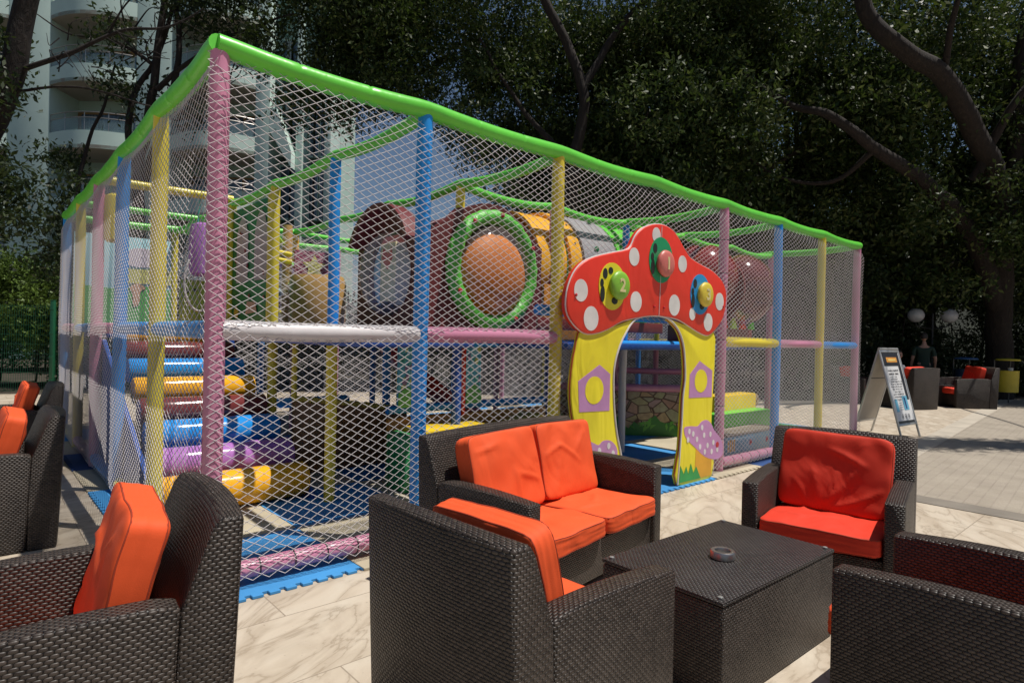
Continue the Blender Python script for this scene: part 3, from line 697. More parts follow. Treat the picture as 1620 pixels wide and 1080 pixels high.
rm = [(4.24, .57), (4.35, .58), (4.48, .57), (4.55, .61), (4.65, .62), (4.74, .57), (4.8, .5), (4.94, .39), (4.97, .24), (4.84, .2), (4.63, .25), (4.43, .37), (4.28, .47)]
o = patch(rlo, 'little_toadstool_print', rm, PUR, 's', LF, .003, smooth_n=3)
for (a, b_) in [(4.33, .53), (4.31, .45), (4.40, .50), (4.47, .44), (4.56, .55), (4.6, .47), (4.53, .36), (4.67, .36), (4.72, .47), (4.75, .29), (4.86, .30), (4.62, .30), (4.78, .38)]:
    patch(o, 'dot_print', disc(a, b_, .022, .028, 12), DOT, 's', LF-.003, .002)
patch(o, 'ladybird_print', disc(4.86, .35, .03, .03, 10), flat('berry_red', (.5, .02, .03), .5), 's', LF-.003, .003)
patch(rlo, 'ground_print', [(4.46, .35), (4.62, .27), (4.755, .25), (4.755, .045), (4.53, .045), (4.45, .17)], flat('amber_print', (.72, .36, .02), .45), 's', LF, .002)
patch(rlo, 'grass_print', [(4.17, .045), (4.19, .21), (4.25, .12), (4.29, .19), (4.33, .11), (4.37, .21), (4.42, .11), (4.47, .17), (4.55, .045)], flat('grass_print', (.02, .30, .06), .45), 's', LF-.003, .002)
lm = [(2.76, .50), (2.83, .57), (2.89, .56), (2.97, .53), (3.03, .56), (3.13, .55), (3.21, .48), (3.18, .40), (2.8, .40)]
o = patch(llo, 'little_toadstool_print', lm, PUR, 's', LF, .003, smooth_n=3)
for (a, b_) in [(2.84, .5), (2.98, .48), (3.10, .51), (3.16, .44), (3.02, .42), (2.9, .42)]: patch(o, 'dot_print', disc(a, b_, .022, .028, 12), DOT, 's', LF-.003, .002)
hook = MB()
for a, b_ in ((2.63, 1.76), (3.68, 1.72), (3.83, 1.72), (4.88, 1.78)): hook.lathe([(0, .016), (.012, .010), (.012, 0)], 10, Matrix.Translation((a, FY-.012, b_)) @ Matrix.Rotation(R(90), 4, 'X'))
hook.build('tufting_buttons', flat('berry_red', (.5, .02, .03), .5), capo)

# ------------------------------------------------------------------ things inside the frame
st = pg('roller_climb', 'rising flight of shiny coloured padded rollers behind the pink corner post', 'climbing rollers', (.65, 2.7, 0))
for k, c in enumerate(['orange', 'purple', 'blue', 'maroon', 'orange', 'blue', 'maroon', 'orange']):
    tt = 1.62+k*.335; z_ = .17+k*.165+(.02 if k > 1 else 0); r_ = .145-.005*k
    mb = MB(); x0 = .10+.012*k; x1 = 1.20
    mb.tube([(x0, tt, z_), (x0+.02, tt, z_), (x0+.3, tt, z_-.004), (x1-.5, tt, z_-.004), (x1-.02, tt, z_), (x1, tt, z_)], [r_*.9, r_, r_*1.01, r_*1.01, r_, r_*.9], 28)
    mb.build('roller', flat('glossy_'+c, V[c], .16, .06, 3, .2, .006, 9, wr=4), st, ang=50)
for x in (.07, 1.22):
    mb = MB(); mb.prism([(1.45, 0), (4.2, 0), (4.2, 1.30), (4.0, 1.30), (1.5, .08)], x-.02, x+.02, 'x'); mb.build('side_board', foam('dkblue'), st, bev=.01)

def hang_bag(label, s, t, z0, z1, r, k, k2=None):
    b = pg('punch_bag', label, 'punch bag', (s, t, z0), 'padded bags hanging from the yellow rail')
    mb = MB(); h = z1-z0
    mb.lathe([(r*.55, z0), (r*.95, z0+.03), (r*1.02, z0+h*.4), (r*.98, z0+h*.8), (r*.85, z1-.03), (r*.4, z1)], 24, Matrix.Translation((s, t, 0)))
    mb.build('bag', vinyl(k), b)
    if k2:
        mb = MB(); mb.lathe([(r*.5, z0+.0), (r*.9, z0+.03), (r*.95, z0+h*.5), (r*.8, z1-.03), (r*.3, z1)], 20, Matrix.Translation((s+r*.9, t+.05, 0))); mb.build('bag', vinyl(k2), b)
    mb = MB()
    for a in (-1, 1): mb.tube([(s+a*r*.4, t, z1-.02), (s+a*.03, t, HT+.02), (s, t, HT+.068)], .008, 6)
    mb.build('strap', flat('teal_strap', (.05, .35, .28), .7), b)
hang_bag('yellow padded bag hanging near the left end of the yellow rail', .14, 3*TP, 2.30, 2.80, .11, 'yellow')
hang_bag('purple and yellow padded bag hanging behind the pink corner post', .98, 3*TP, 2.02, 2.62, .14, 'purple', 'yellow')

# bubble room: maroon box with arched tops, a clear dome left and a green-ringed clear dome in front
MAR = flat('maroon_board', (.125, .022, .022), .45, .12, 3, .3, .006, 18)
CLEAR = None
def mat_clear(name, tint, rough=.08, alpha=.35):
    m, n, l, b = nt(name)
    tc = n.new("ShaderNodeTexCoord").outputs['Object']
    l.new(ramp(n, l, noisen(n, l, 5, 4, tc), [(.3, tuple(x*.8 for x in tint)), (.7, tint)]), b.inputs['Base Color']); b.inputs['Roughness'].default_value = rough
    b.inputs['Alpha'].default_value = alpha; b.inputs['Specular IOR Level'].default_value = .8; b.inputs['Coat Weight'].default_value = .5
    return m
room = pg('bubble_room', 'maroon play cabin with arched roofline, a clear dome on its left side and a green-ringed clear dome in front', 'play cabin', (2.9, 1.9, 1.376))
def arched(a0, a1, z0, z1, rise, n=14):
    return [(a0, z0)]+[(a0+(a1-a0)*k/n, z1+rise*math.sin(math.pi*k/n)) for k in range(n+1)]+[(a1, z0)]
def holed(a0, a1, z0, z1, rise, hc, hr, hrz, x0, x1, axis, m, name):
    """board with an arched top and an oval hole: built as a ring of quads between hole and outline"""
    N = 48; mb = MB(); outp = []; hole = []
    for k in range(N):
        an = 2*math.pi*k/N; dx, dz = math.cos(an), math.sin(an)
        hole.append((hc[0]+hr*dx, hc[1]+hrz*dz))
        t_ = 9
        if dx > 1e-6: t_ = min(t_, (a1-hc[0])/dx)
        if dx < -1e-6: t_ = min(t_, (a0-hc[0])/dx)
        if dz < -1e-6: t_ = min(t_, (z0-hc[1])/dz)
        if dz > 1e-6:
            for q in range(40):
                tt = .02*q*2.2
                x_ = hc[0]+tt*dx; zt = z1+rise*math.sin(math.pi*min(1, max(0, (x_-a0)/(a1-a0))))
                if hc[1]+tt*dz >= zt: t_ = min(t_, tt); break
        outp.append((hc[0]+t_*dx, hc[1]+t_*dz))
    P = (lambda p_, y: (p_[0], y, p_[1])) if axis == 's' else (lambda p_, y: (y, p_[0], p_[1]))
    vs = [P(p_, y) for y in (x0, x1) for ring in (outp, hole) for p_ in ring]
    f = []
    for k in range(N):
        j = (k+1) % N
        f += [(k, j, N+j, N+k), (2*N+k, 3*N+k, 3*N+j, 2*N+j), (k, 2*N+k, 2*N+j, j), (N+k, N+j, 3*N+j, 3*N+k)]
    mb.add(vs, f); return mb.build(name, m, room, ang=30)
s0, s1, t0, t1 = 2.16, 3.62, 1.28, 2.58; zb = 1.38
holed(s0, s1, zb, 2.32, .40, (2.93, 2.08), .43, .45, t0-.03, t0+.03, 's', MAR, 'front_board')
holed(t0+.035, t1, zb, 2.32, .36, (1.93, 2.02), .40, .42, s0, s0+.05, 't', MAR, 'side_board')
mb = MB(); N = 16
outl = arched(s0+.06, s1, zb, 2.30, .38)
mb.prism(outl[1:-1]+[(a, b_-.04) for a, b_ in reversed(outl[1:-1])], t0+.035, t1, 'y'); mb.build('roof', MAR, room)
mb = MB(); mb.prism([(s1-.05, zb), (s1, zb), (s1, 2.28), (s1-.05, 2.28)], t0+.035, t1, 'y'); mb.build('side_board', MAR, room)
mb = MB(); mb.box(s0+.06, s1-.06, t1, t1+.04, zb, 2.3); mb.build('back_board', vinyl('orange'), room)
# arched hood with pink rim over the left dome
mb = MB(); h = [(1.93+.62*math.cos(a), 2.10+.60*math.sin(a)) for a in [math.radians(22+136*k/16) for k in range(17)]]
h2 = [(1.93+.56*math.cos(a), 2.10+.54*math.sin(a)) for a in [math.radians(22+136*k/16) for k in range(17)]]
mb.prism(h+list(reversed(h2)), s0-.16, s0-.002, 'x'); mb.build('hood', vinyl('maroon'), room)
def dome(name, c, r, rz, depth, axis, m, parent, sgn=-1):
    mb = MB(); seg = 40; prof = [(math.sin(a), math.cos(a)) for a in [math.pi/2*k/12 for k in range(13)]]
    vs = []
    for q, h_ in prof:
        for k in range(seg):
            t = 2*math.pi*k/seg; a = q*math.cos(t)*r; b_ = q*math.sin(t)*rz; d = sgn*h_*depth
            vs.append((c[0]+a, c[1]+d, c[2]+b_) if axis == 's' else (c[0]+d, c[1]+a, c[2]+b_))
    fs = [(i*seg+k, i*seg+(k+1) % seg, (i+1)*seg+(k+1) % seg, (i+1)*seg+k) for i in range(12) for k in range(seg)]
    mb.add(vs, fs); return mb.build(name, m, parent, ang=180)
CL = mat_clear('clear_dome', (.30, .24, .22), .06, .26)
dome('clear_dome', (2.93, t0-.03, 2.08), .43, .45, .26, 's', CL, room)
dome('clear_dome', (s0-.002, 1.93, 2.02), .40, .42, .26, 't', mat_clear('milky_dome', (.80, .78, .76), .12, .22), room)
# green padded ring
mb = MB(); ring = []; rs = []
for k in range(61):
    a = 2*math.pi*k/60; ring.append((2.93+.50*math.cos(a), t0-.06, 2.08+.52*math.sin(a))); rs.append(.075+.006*math.sin(k*2.2))
mb.tube(ring, rs, 12, cap=False); ro = mb.build('padded_ring', flat('ring_green', (.10, .46, .05), .4, .12, 5, .7, .012, 22, wr=9), room)
for a in (.5, 1.5, 2.2, 3.6, 5.2):
    mb = MB(); mb.lathe([(0, .02), (.022, .012), (.024, 0)], 12, Matrix.Translation((2.93+.52*math.cos(a), t0-.135, 2.08+.54*math.sin(a))) @ Matrix.Rotation(R(90), 4, 'X')); mb.build('ladybird_button', flat('berry_red', (.5, .02, .03), .5), ro)
mb = MB(); mb.lathe([(.43, 0), (.40, .10), (.31, .17), (.16, .215), (0, .225)], 32, Matrix.Translation((2.93, t0+.01, 2.03)) @ Matrix.Rotation(R(90), 4, 'X')); mb.build('orange_lining', flat('drum_amber', (.80, .22, .0), .6), room, ang=180)
for (a, b_, w_, h_, c) in [(1.62, 2.02, .28, .62, 'tan'), (1.905, 2.05, .30, .60, 'cream'), (2.21, 2.02, .16, .62, 'ltblue')]:
    mb = MB(); mb.box(s0+.055, s0+.08, a, a+w_, b_-h_/2, b_+h_/2); io = mb.build('inside_print', flat('print_bright_'+c, dict(tan=(.55, .50, .46), cream=(.85, .76, .45), ltblue=(.35, .62, .80))[c], .6), room, bev=.01)
    if c == 'cream': patch(io, 'heart_print', [(1.95, 2.2), (2.05, 2.08), (2.17, 2.2), (2.13, 2.3), (2.05, 2.24), (1.98, 2.3)], vinyl('red'), 't', s0+.054)
# big tunnel of coloured drum sections to the right of the cabin
tun = pg('crawl_tunnel', 'wide horizontal crawl tunnel in orange, grey and green sections behind the yellow post', 'crawl tunnel', (4.6, 1.9, 1.40))
def drum(x0, x1, r, k, bulge=.0, tc_=1.95, zc=2.24):
    mb = MB(); seg = 40; prof = [(r*.94, 0), (r, .03), (r*(1+bulge), .5), (r, .97), (r*.94, 1)]
    M = Matrix.Translation((x0, tc_, zc)) @ Matrix.Rotation(R(90), 4, 'Y')
    n = len(prof); vs = []
    for q, a in prof:
        for j in range(seg):
            t = 2*math.pi*j/seg; vs.append(M @ Vector((q*math.cos(t), q*math.sin(t), a*(x1-x0))))
    mb.add(vs, [(i*seg+j, i*seg+(j+1) % seg, (i+1)*seg+(j+1) % seg, (i+1)*seg+j) for i in range(n-1) for j in range(seg)])
    o = mb.build('drum_section', flat('drum_'+k, {'grey': (.34, .33, .34)}.get(k, V[k]), .35, .08, 3, .3, .004, 20), tun, ang=50)
    md = o.modifiers.new('thickness', 'SOLIDIFY'); md.thickness = .012
    return o
drum(3.64, 4.10, .64, 'orange'); drum(4.105, 4.30, .685, 'orange', .02)
g_ = drum(4.305, 4.95, .70, 'grey'); drum(4.955, 6.0, .69, 'green')
for (a, an) in [(4.55, 1.9), (4.75, 2.6)]:
    mb = MB(); y_ = 1.95-.705*math.sin(an); z_ = 2.24-.705*math.cos(an)
    mb.lathe([(0, .012), (.03, .008), (.045, 0)], 14, Matrix.Translation((a, y_, z_)) @ Matrix.Rotation(R(90)+ (an-math.pi/2), 4, 'X')); mb.build('frog_print', foam('dkgreen'), g_)
for k in range(16):
    an = 2*math.pi*k/16; mb = MB()
    mb.lathe([(0, .008), (.012, .006), (.014, 0)], 8, Matrix.Translation((4.203, 1.95+.70*math.cos(an), 2.24+.70*math.sin(an))) @ Matrix.Rotation(an-R(90), 4, 'X')); mb.build('bolt', flat('dark_bolt', (.05, .03, .02), .5), tun)
mb = MB(); mb.box(3.66, 4.25, 1.24, 1.27, 1.40, 2.0); mb.build('orange_apron', flat('drum_burnt', (.50, .20, .02), .4), tun, bev=.01)

# red globe domes behind the toadstool cap
REDG = mat_clear('red_smoked_dome', (.30, .035, .03), .12, .80); REDC = mat_clear('clear_red_dome', (.22, .045, .04), .10, .62)
pod = pg('dome_pod', 'pair of big dark red see-through domes behind the right side of the toadstool', 'bubble pod', (7.6, 1.5, 1.376))
def globe(c, r, m):
    mb = MB(); seg = 40; prof = [(max(1e-4, math.sin(math.pi*k/20))*r, -math.cos(math.pi*k/20)*r) for k in range(21)]
    mb.lathe(prof, seg, Matrix.Translation(c)); return mb.build('dome', m, pod, ang=180)
globe((7.15, 1.45, 2.36), .50, REDG); globe((8.05, 1.38, 2.24), .56, REDC)
mb = MB(); mb.tube([(7.50, 1.5, 2.22), (7.54, 1.5, 2.22)], .52, 40); mb.build('flange', vinyl('maroon'), pod)
mb = MB(); mb.box(6.7, 8.6, 1.4, 1.75, 1.378, 1.66); mb.build('cradle', vinyl('maroon'), pod, bev=.03)
for k, c in enumerate(['green', 'red', 'lime', 'red', 'green']):
    mb = MB(); x = 7.2+.28*k; mb.prism([(x, 1.63), (x+.16, 1.63), (x+.10, 1.80+.05*(k % 2)), (x+.02, 1.74)], 1.30, 1.35, 'y'); mb.build('foam_tulip', foam(c), pod, bev=.01)

# lower level: padded walls, boxes, steps, balls
w = pg('ball_pit_wall', 'dark brown padded ball-pit wall with a frayed yellow top edge', 'padded wall', (2.1, 2.45, 0))
mb = MB(); mb.prism([(1.42, 0), (2.72, 0), (2.72, .58), (2.1, .68), (1.42, .76)], 2.42, 2.50, 'y'); mb.build('wall_pad', vinyl('brown'), w, bev=.02)
mb = MB(); pts = [(1.42+1.3*k/20, 2.42, .765-.18*(k/20)**1.1) for k in range(21)]; mb.tube(pts, [.03+.007*math.sin(k*2.7) for k in range(21)], 10); mb.build('yellow_edge', flat('frayed_yellow', (.75, .60, .12), .8, .3, 30, .8, .01, 60), w)
padded('corner_post', (1.42, 2.42, .76), (1.42, 2.42, 1.31), .028, 'yellow', w, ring=.12)
w = pg('pit_wall', 'long orange-brown padded low wall under the blue low rail', 'padded wall', (3.1, 1.66, 0))
mb = MB(); mb.box(2.02, 4.12, 1.62, 1.70, 0.02, .62); mb.build('wall_pad', flat('vinyl_rust', (.50, .22, .03), .35, .1, 3, .3, .006, 14), w, bev=.025)
w = pg('foam_box', 'yellow foam box with a dark green end standing before the rust-coloured low wall', 'foam block', (2.4, 1.3, 0))
mb = MB(); mb.box(2.05, 2.88, 1.12, 1.50, .018, .56); mb.build('block', vinyl('orange2') if 'orange2' in V else flat('vinyl_sunyellow', (.80, .55, .02), .33, .1, 3, .3, .006, 14), w, bev=.03)
mb = MB(); mb.box(1.90, 2.047, 1.14, 1.48, .018, .53); mb.build('end_block', vinyl('dkgreen'), w, bev=.02)
w = pg('foam_wedge', 'yellow foam wedge sloping up to the right beside the yellow foam box', 'foam block', (3.3, 1.3, 0))
mb = MB(); mb.prism([(2.90, .018), (3.62, .018), (3.62, .62), (3.3, .53), (2.90, .51)], 1.14, 1.50, 'y'); mb.build('block', flat('vinyl_sunyellow', (.80, .55, .02), .33), w, bev=.03)
stp = pg('foam_steps', 'yellow, green and tan-topped slate foam steps right of the toadstool entrance', 'foam steps', (6.9, .7, 0))
for (x0, x1, y0, y1, z1, m, nm) in [(6.05, 7.35, .40, .70, .27, 'ltgrey', 'front_step'), (6.5, 7.9, .71, 1.0, .45, 'green', 'middle_step'), (6.85, 8.0, 1.01, 1.3, .66, 'sun', 'top_step')]:
    mm = {'ltgrey': flat('vinyl_slate', (.20, .36, .46), .4), 'green': vinyl('green'), 'sun': flat('vinyl_sunyellow', (.80, .55, .02), .33)}[m]
    mb = MB(); mb.box(x0, x1, y0, y1, .0, z1-.03 if m == 'ltgrey' else z1); o = mb.build(nm, mm, stp, bev=.02)
    if m == 'ltgrey':
        mb = MB(); mb.box(x0-.01, x1+.01, y0-.01, y1, z1-.029, z1+.01); mb.build('tread', flat('tan_tread', (.33, .27, .20), .8), o, bev=.006)
        for cx_ in (6.65, 7.1):
            patch(o, 'ladybird_print', disc(cx_, .13, .035, .04, 12), flat('berry_red', (.5, .02, .03), .5), 's', y0-.001, .003)
        for q in range(4):
            patch(o, 'window_print', [(x0+.02+q*.05, .05), (x0+.05+q*.05, .05), (x0+.05+q*.05, .2), (x0+.02+q*.05, .2)], vinyl('orange'), 's', y0-.001, .003)
mb = MB(); mb.lathe([(.0, 0), (.10, .0), (.10, .05), (0, .05)], 20, Matrix.Translation((8.1, 1.12, .55)) @ Matrix.Rotation(R(90), 4, 'X')); mb.build('spotted_disc', mat_stone(), stp)
w = pg('foam_block', 'low green padded block on the floor behind the right-hand posts', 'foam block', (8.5, .8, 0))
mb = MB(); mb.box(8.1, 8.95, .3, 1.4, .018, .12); mb.build('block', vinyl('green'), w, bev=.03)
for k, (s_, t_, c, lb) in enumerate([(4.05, 1.95, 'cream', 'small cream ball on the floor before the stone-print panel'), (5.1, 2.2, 'white', 'small white ball at the right foot of the stone-print panel')]):
    w = MB(); w.lathe([(max(1e-4, math.sin(math.pi*q/12))*.045, -math.cos(math.pi*q/12)*.045) for q in range(13)], 18, Matrix.Translation((0, 0, 0)))
    o = w.build('play_ball', foam(c)); o.location = LW(s_+1.3, t_, .062); tag(o, lb, 'ball', 'play balls')
w = MB(); w.lathe([(max(1e-4, math.sin(math.pi*q/12))*.07, -math.cos(math.pi*q/12)*.07) for q in range(13)], 18)
o = w.build('play_ball', vinyl('red')); o.location = LW(6.75, .62, .088); tag(o, 'red ball behind the blue post near the foam steps', 'ball', 'play balls')
# coloured leaf climber
cl = pg('petal_climber', 'spiral climber of coloured fabric petals round a post behind the inner blue post', 'climber', (2.0, 4.15, 1.376))
padded('core_post', (2.0, 4.15, 1.38), (2.0, 4.15, 2.75), .06, 'tan', cl)
for k, c in enumerate(['purple', 'yellow', 'purple', 'sky', 'lime', 'orange', 'purple', 'yellow', 'lime']):
    an = k*1.25; z_ = 1.5+k*.125; mb = MB()
    PM = Matrix.Translation((2.0, 4.15, z_)) @ Matrix.Rotation(an, 4, 'Z') @ Matrix.Rotation(R(30), 4, 'X')
    mb.prism([(.03, 0), (.50, -.20), (.56, .22)], 0, .035, 'z', PM); mb.build('petal_step', foam(c), cl, bev=.006)
w = pg('padded_drum', 'upright tan padded drum beside the petal climber', 'padded drum', (2.1, 3.45, 1.376))
mb = MB(); mb.lathe([(.30, 1.38), (.32, 1.42), (.32, 2.0), (.29, 2.08), (0, 2.09)], 30, Matrix.Translation((2.1, 3.45, 0))); mb.build('drum_body', vinyl('tan'), w)
# slide of dark boards deep inside
w = pg('spiral_slide', 'maroon curved slide on the lower level behind the blue low rail', 'slide', (3.4, 3.6, 0))
mb = MB()
for k in range(18):
    pass
sec = [(-.28, .18), (-.24, .02), (0, -.03), (.24, .02), (.28, .18), (.25, .18), (.21, .04), (0, 0), (-.21, .04), (-.25, .18)]
vs = []; n = 22
for k in range(n+1):
    q = k/n; x = 2.9+1.6*q; y = 3.2+.5*math.sin(q*2.2); z_ = 1.25-1.05*q**.9
    for a, b_ in sec: vs.append((x, y+a, z_+b_))
m_ = len(sec); mb.add(vs, [(i*m_+j, i*m_+(j+1) % m_, (i+1)*m_+(j+1) % m_, (i+1)*m_+j) for i in range(n) for j in range(m_)]+[tuple(range(m_)), tuple(range(n*m_, (n+1)*m_))])
mb.build('chute', vinyl('red'), w)

# ------------------------------------------------------------------ interlocking foam mats
FB = flat('mat_blue', (.045, .26, .58), .75, .18, 2, .5, .002, 260); FD = flat('mat_navy', (.02, .07, .22), .75, .18, 2, .5, .002, 260); FC = flat('mat_cream', (.46, .40, .29), .8, .18, 2, .5, .002, 260)
def mat_mesh(edge_front, edge_left):
    """1 m tile, origin at its front-left corner; toothed along free edges"""
    out = []
    nT = 22; g = .003
    def edge(p0, p1, inward, teeth):
        p0 = Vector(p0); p1 = Vector(p1); inward = Vector(inward)
        r_ = []
        if not teeth: return [p0]
        for k in range(nT):
            a = p0.lerp(p1, k/nT); b_ = p0.lerp(p1, (k+1)/nT); dd = (b_-a)
            if k % 2 == 0: r_ += [a-dd*.15, b_+dd*.15]
            else: r_ += [a+dd*.15+inward*.035, b_-dd*.15+inward*.035]
        r_[0] = p0; return r_
    out = edge((g, g), (1-g, g), (0, 1), edge_front)+edge((1-g, g), (1-g, 1-g), (-1, 0), False)+edge((1-g, 1-g), (g, 1-g), (0, -1), False)+edge((g, 1-g), (g, g), (1, 0), edge_left)
    mb = MB(); mb.prism([tuple(p_) for p_ in out], .001, .017, 'z'); return mb
words = ['nearest the left corner', 'second', 'third', 'fourth', 'fifth', 'sixth', 'seventh', 'eighth', 'ninth', 'tenth']
rowsn = ['front edge row', 'second row from the front', 'third row from the front', 'fourth row from the front', 'fifth row from the front', 'sixth row from the front', 'rearmost row']
protos = {}
for j in range(7):
    for i in range(10):
        c = ('blue', 'cream')[(i+j) % 2]
        if c == 'blue' and (i*7+j*3) % 5 == 2: c = 'navy'
        key = (j == 0, i == 0, c)
        if key not in protos:
            o = mat_mesh(j == 0, i == 0).build('foam_mat', {'blue': FB, 'cream': FC, 'navy': FD}[c], bev=.002, seg=1, smooth=False); protos[key] = o
        else:
            o = protos[key].copy(); COL.objects.link(o)
        o.location = LW(-.2+i, -.2+j, 0); o.rotation_euler = (0, 0, PG)
        tag(o, f"{c} puzzle floor mat, {words[i]}{'' if i == 0 else ' from the left'} in the {rowsn[j]}", 'floor mat', 'interlocking foam mats under the play frame')

# ------------------------------------------------------------------ sandwich board
ALU = flat('satin_aluminium', (.50, .50, .49), .35, .1, 5, .1, .001, 60, metal=.6)
PAP = flat('poster_paper', (.72, .71, .70), .5, .03, 5); TAN = flat('raw_back_board', (.62, .56, .48), .7, .08, 4)
INK = flat('poster_ink', (.10, .10, .11), .6); PBL = flat('poster_blue', (.14, .42, .58), .5)
sb = thing('sandwich_board', 'white A-frame sandwich board with a printed poster standing right of the net house', 'signboard', (5.98, 9.75, 0), math.atan2(.58, .81))
def leaf(sign, name):
    """one leaning panel: local x = width, height along the lean"""
    lean = math.atan(.36/1.36); M = Matrix.Translation((0, sign*.36, 0)) @ Matrix.Rotation(-sign*-lean if sign < 0 else lean, 4, 'X')
    M = Matrix.Translation((0, sign*.36, 0)) @ Matrix.Rotation(sign*lean, 4, 'X'); Wd, H = .32, 1.40
    f = MB()
    for s in (-1, 1): f.box(s*Wd-.018, s*Wd+.018, -.012, .012, 0, H, M)
    for z in (.22, H-.02): f.box(-Wd+.018, Wd-.018, -.012, .012, z-.018, z+.018, M)
    fo = f.build(name, ALU, sb, bev=.004); return fo, M, Wd, H
fo, M, Wd, H = leaf(-1, 'front_frame')
b_ = MB(); b_.box(-Wd+.018, Wd-.018, -.004, .006, .238, H-.038, M); bo = b_.build('poster', PAP, sb, smooth=False)
def on(x0, x1, z0, z1, m, nm, d=.001):
    q = MB(); q.box(x0, x1, -.004-d-.001, -.004-d, z0, z1, M); return q.build(nm, m, bo, smooth=False)
on(-.28, .28, 1.14, 1.36, flat('poster_black', (.02, .018, .02), .4), 'poster_header'); on(-.17, .19, 1.20, 1.28, flat('poster_amber', (.75, .32, .05), .5), 'header_picture', .003); on(-.12, .14, 1.225, 1.25, flat('poster_gold', (.85, .65, .2), .5), 'header_picture', .005)
on(-.28, .28, .24, .28, flat('poster_black', (.02, .018, .02), .4), 'poster_footer')
on(.19, .28, .60, 1.14, flat('poster_black', (.02, .018, .02), .4), 'poster_side_band')
on(-.24, -.15, .42, .62, PBL, 'poster_picture'); on(.03, .20, .44, .66, PBL, 'poster_picture', .002); on(.09, .13, .46, .63, flat('poster_navy', (.02, .05, .2), .5), 'poster_picture', .004)
rr = random.Random(8); q = MB()
z = 1.08
for ln, (x0, x1, hgt) in enumerate([(-.24, .15, .030), (-.20, .13, .030), (-.18, .05, .016), (-.18, .06, .016), (-.22, .16, .018), (-.22, .17, .018), (-.23, .14, .018), (-.2, .15, .018), (-.14, .04, .018), (-.21, .13, .018), (-.2, .16, .018), (-.22, .1, .018)]):
    x = x0
    while x < x1:
        w_ = rr.uniform(.008, .018)
        if rr.random() < .85:
            q.box(x, x+w_*.35, -.0068, -.0062, z-hgt, z, M); q.box(x, x+w_, -.0068, -.0062, z-hgt*rr.choice([.15, .6, 1]), z-hgt*rr.choice([.15, .6, 1])+hgt*.18, M)
        x += w_+.004
    z -= hgt+.022
for k in range(3):
    x = -.12+.11*k
    for (a, b2, c, d) in [(0, .05, 0, .006), (0, .05, .064, .07), (0, .006, .006, .064), (.044, .05, .006, .064), (.016, .034, .02, .045)]: q.box(x+a, x+b2, -.0068, -.0062, .31+c, .31+d, M)
for k in range(5): q.box(-.10, .0, -.0068, -.0062, .45+.035*k, .456+.035*k, M)
q.build('poster_text', INK, bo, smooth=False)
fo, M, Wd, H = leaf(1, 'rear_frame')
b_ = MB(); b_.box(-Wd+.018, Wd-.018, -.006, .004, .238, H-.038, M); bo = b_.build('rear_board', TAN, sb, smooth=False)
q = MB(); q.box(-Wd+.018, Wd-.018, -.008, -.0062, .93, .945, M); q.build('joint_strip', INK, bo, smooth=False)
q = MB(); q.tube([(-Wd, 0, 1.372), (Wd, 0, 1.372)], .018, 12); q.build('hinge_bar', ALU, sb)

# ------------------------------------------------------------------ bins, globe lamp, green mesh fence
def bin_(label, loc, body, lid):
    t = thing('litter_bin', label, 'litter bin', (*loc, 0), 0, 'litter bins under the trees')
    m = MB(); m.lathe([(.20, .30), (.235, .31), (.245, .82), (.25, .86)], 28); m.build('bin_body', body, t)
    m = MB(); m.lathe([(.27, 1.12), (.27, 1.145), (.24, 1.165), (.0, 1.18)], 28); m.build('lid', lid, t)
    for a in (-1, 1):
        m = MB(); m.tube([(a*.2, .19, 0), (a*.2, .19, .3), (a*.21, .17, 1.13)], .016, 8); m.build('support_post', flat('bin_steel', (.06, .06, .06), .4), t)
    m = MB(); m.lathe([(.05, .86), (.06, .93), (.0, .95)], 12, Matrix.Translation((0, -.1, 0))); m.build('bag_knot', flat('bag_white', (.5, .5, .5), .5), t)
    return t
bin_('round yellow litter bin with a flat yellow lid under the trees at the right', (12.9, 15.95), flat('bin_yellow', (.55, .42, .03), .5), flat('bin_yellow', (.55, .42, .03), .5))
bin_('dark blue lidded litter bin behind the side-on far armchair', (12.15, 16.4), flat('bin_navy', (.02, .04, .08), .5), flat('bin_lid_blue', (.03, .09, .22), .5))
gl = thing('globe_lamp', 'unlit park lamp with two white globes in front of the dark trees', 'park lamp', (12.05, 17.6, 0))
m = MB(); m.lathe([(.09, 0), (.09, .06), (.05, .1), (.035, 1.0), (.03, 2.35), (.02, 2.4)], 14); m.build('lamp_post', flat('lamp_black', (.012, .012, .012), .5), gl)
for a, lab in ((-.48, None), (.48, None)):
    m = MB(); m.tube([(0, 0, 1.95), (a*.5, 0, 1.98), (a, 0, 2.05), (a, 0, 2.12)], .018, 8); ar = m.build('lamp_arm', flat('lamp_black', (.012, .012, .012), .5), gl)
    m = MB(); m.lathe([(max(1e-4, math.sin(math.pi*q/16))*.215, 2.33-math.cos(math.pi*q/16)*.20) for q in range(17)], 28, Matrix.Translation((a, 0, 0)))
    m.build('globe', flat('opal_globe', (.50, .50, .52), .25), gl)
FG = flat('fence_green', (.012, .095, .045), .45)
fn = thing('mesh_fence', 'dark green welded wire mesh fence with square posts beyond the left armchairs', 'fence', (-9.7, 12.95, 0))
for x in (0, -2.5, -5.0, 2.5):
    m = MB(); m.box(x-.035, x+.035, -.035, .035, 0, 1.98); m.box(x-.038, x+.038, -.038, .038, 1.981, 2.0)
    for z in (.3, .8, 1.3, 1.8): m.box(x-.045, x+.045, -.05, -.036, z-.02, z+.02)
    m.build('fence_post', FG, fn, bev=.004)
m = MB()
for x0 in (-5.0, -2.5, 0):
    for k in range(49):
        x = x0+.045+2.41*k/48; m.box(x-.0022, x+.0022, .038, .0425, .05, 1.90)
    for z in [.06+.2*k for k in range(10)]:
        m.box(x0+.04, x0+2.46, .0426, .048, z-.004, z+.004)
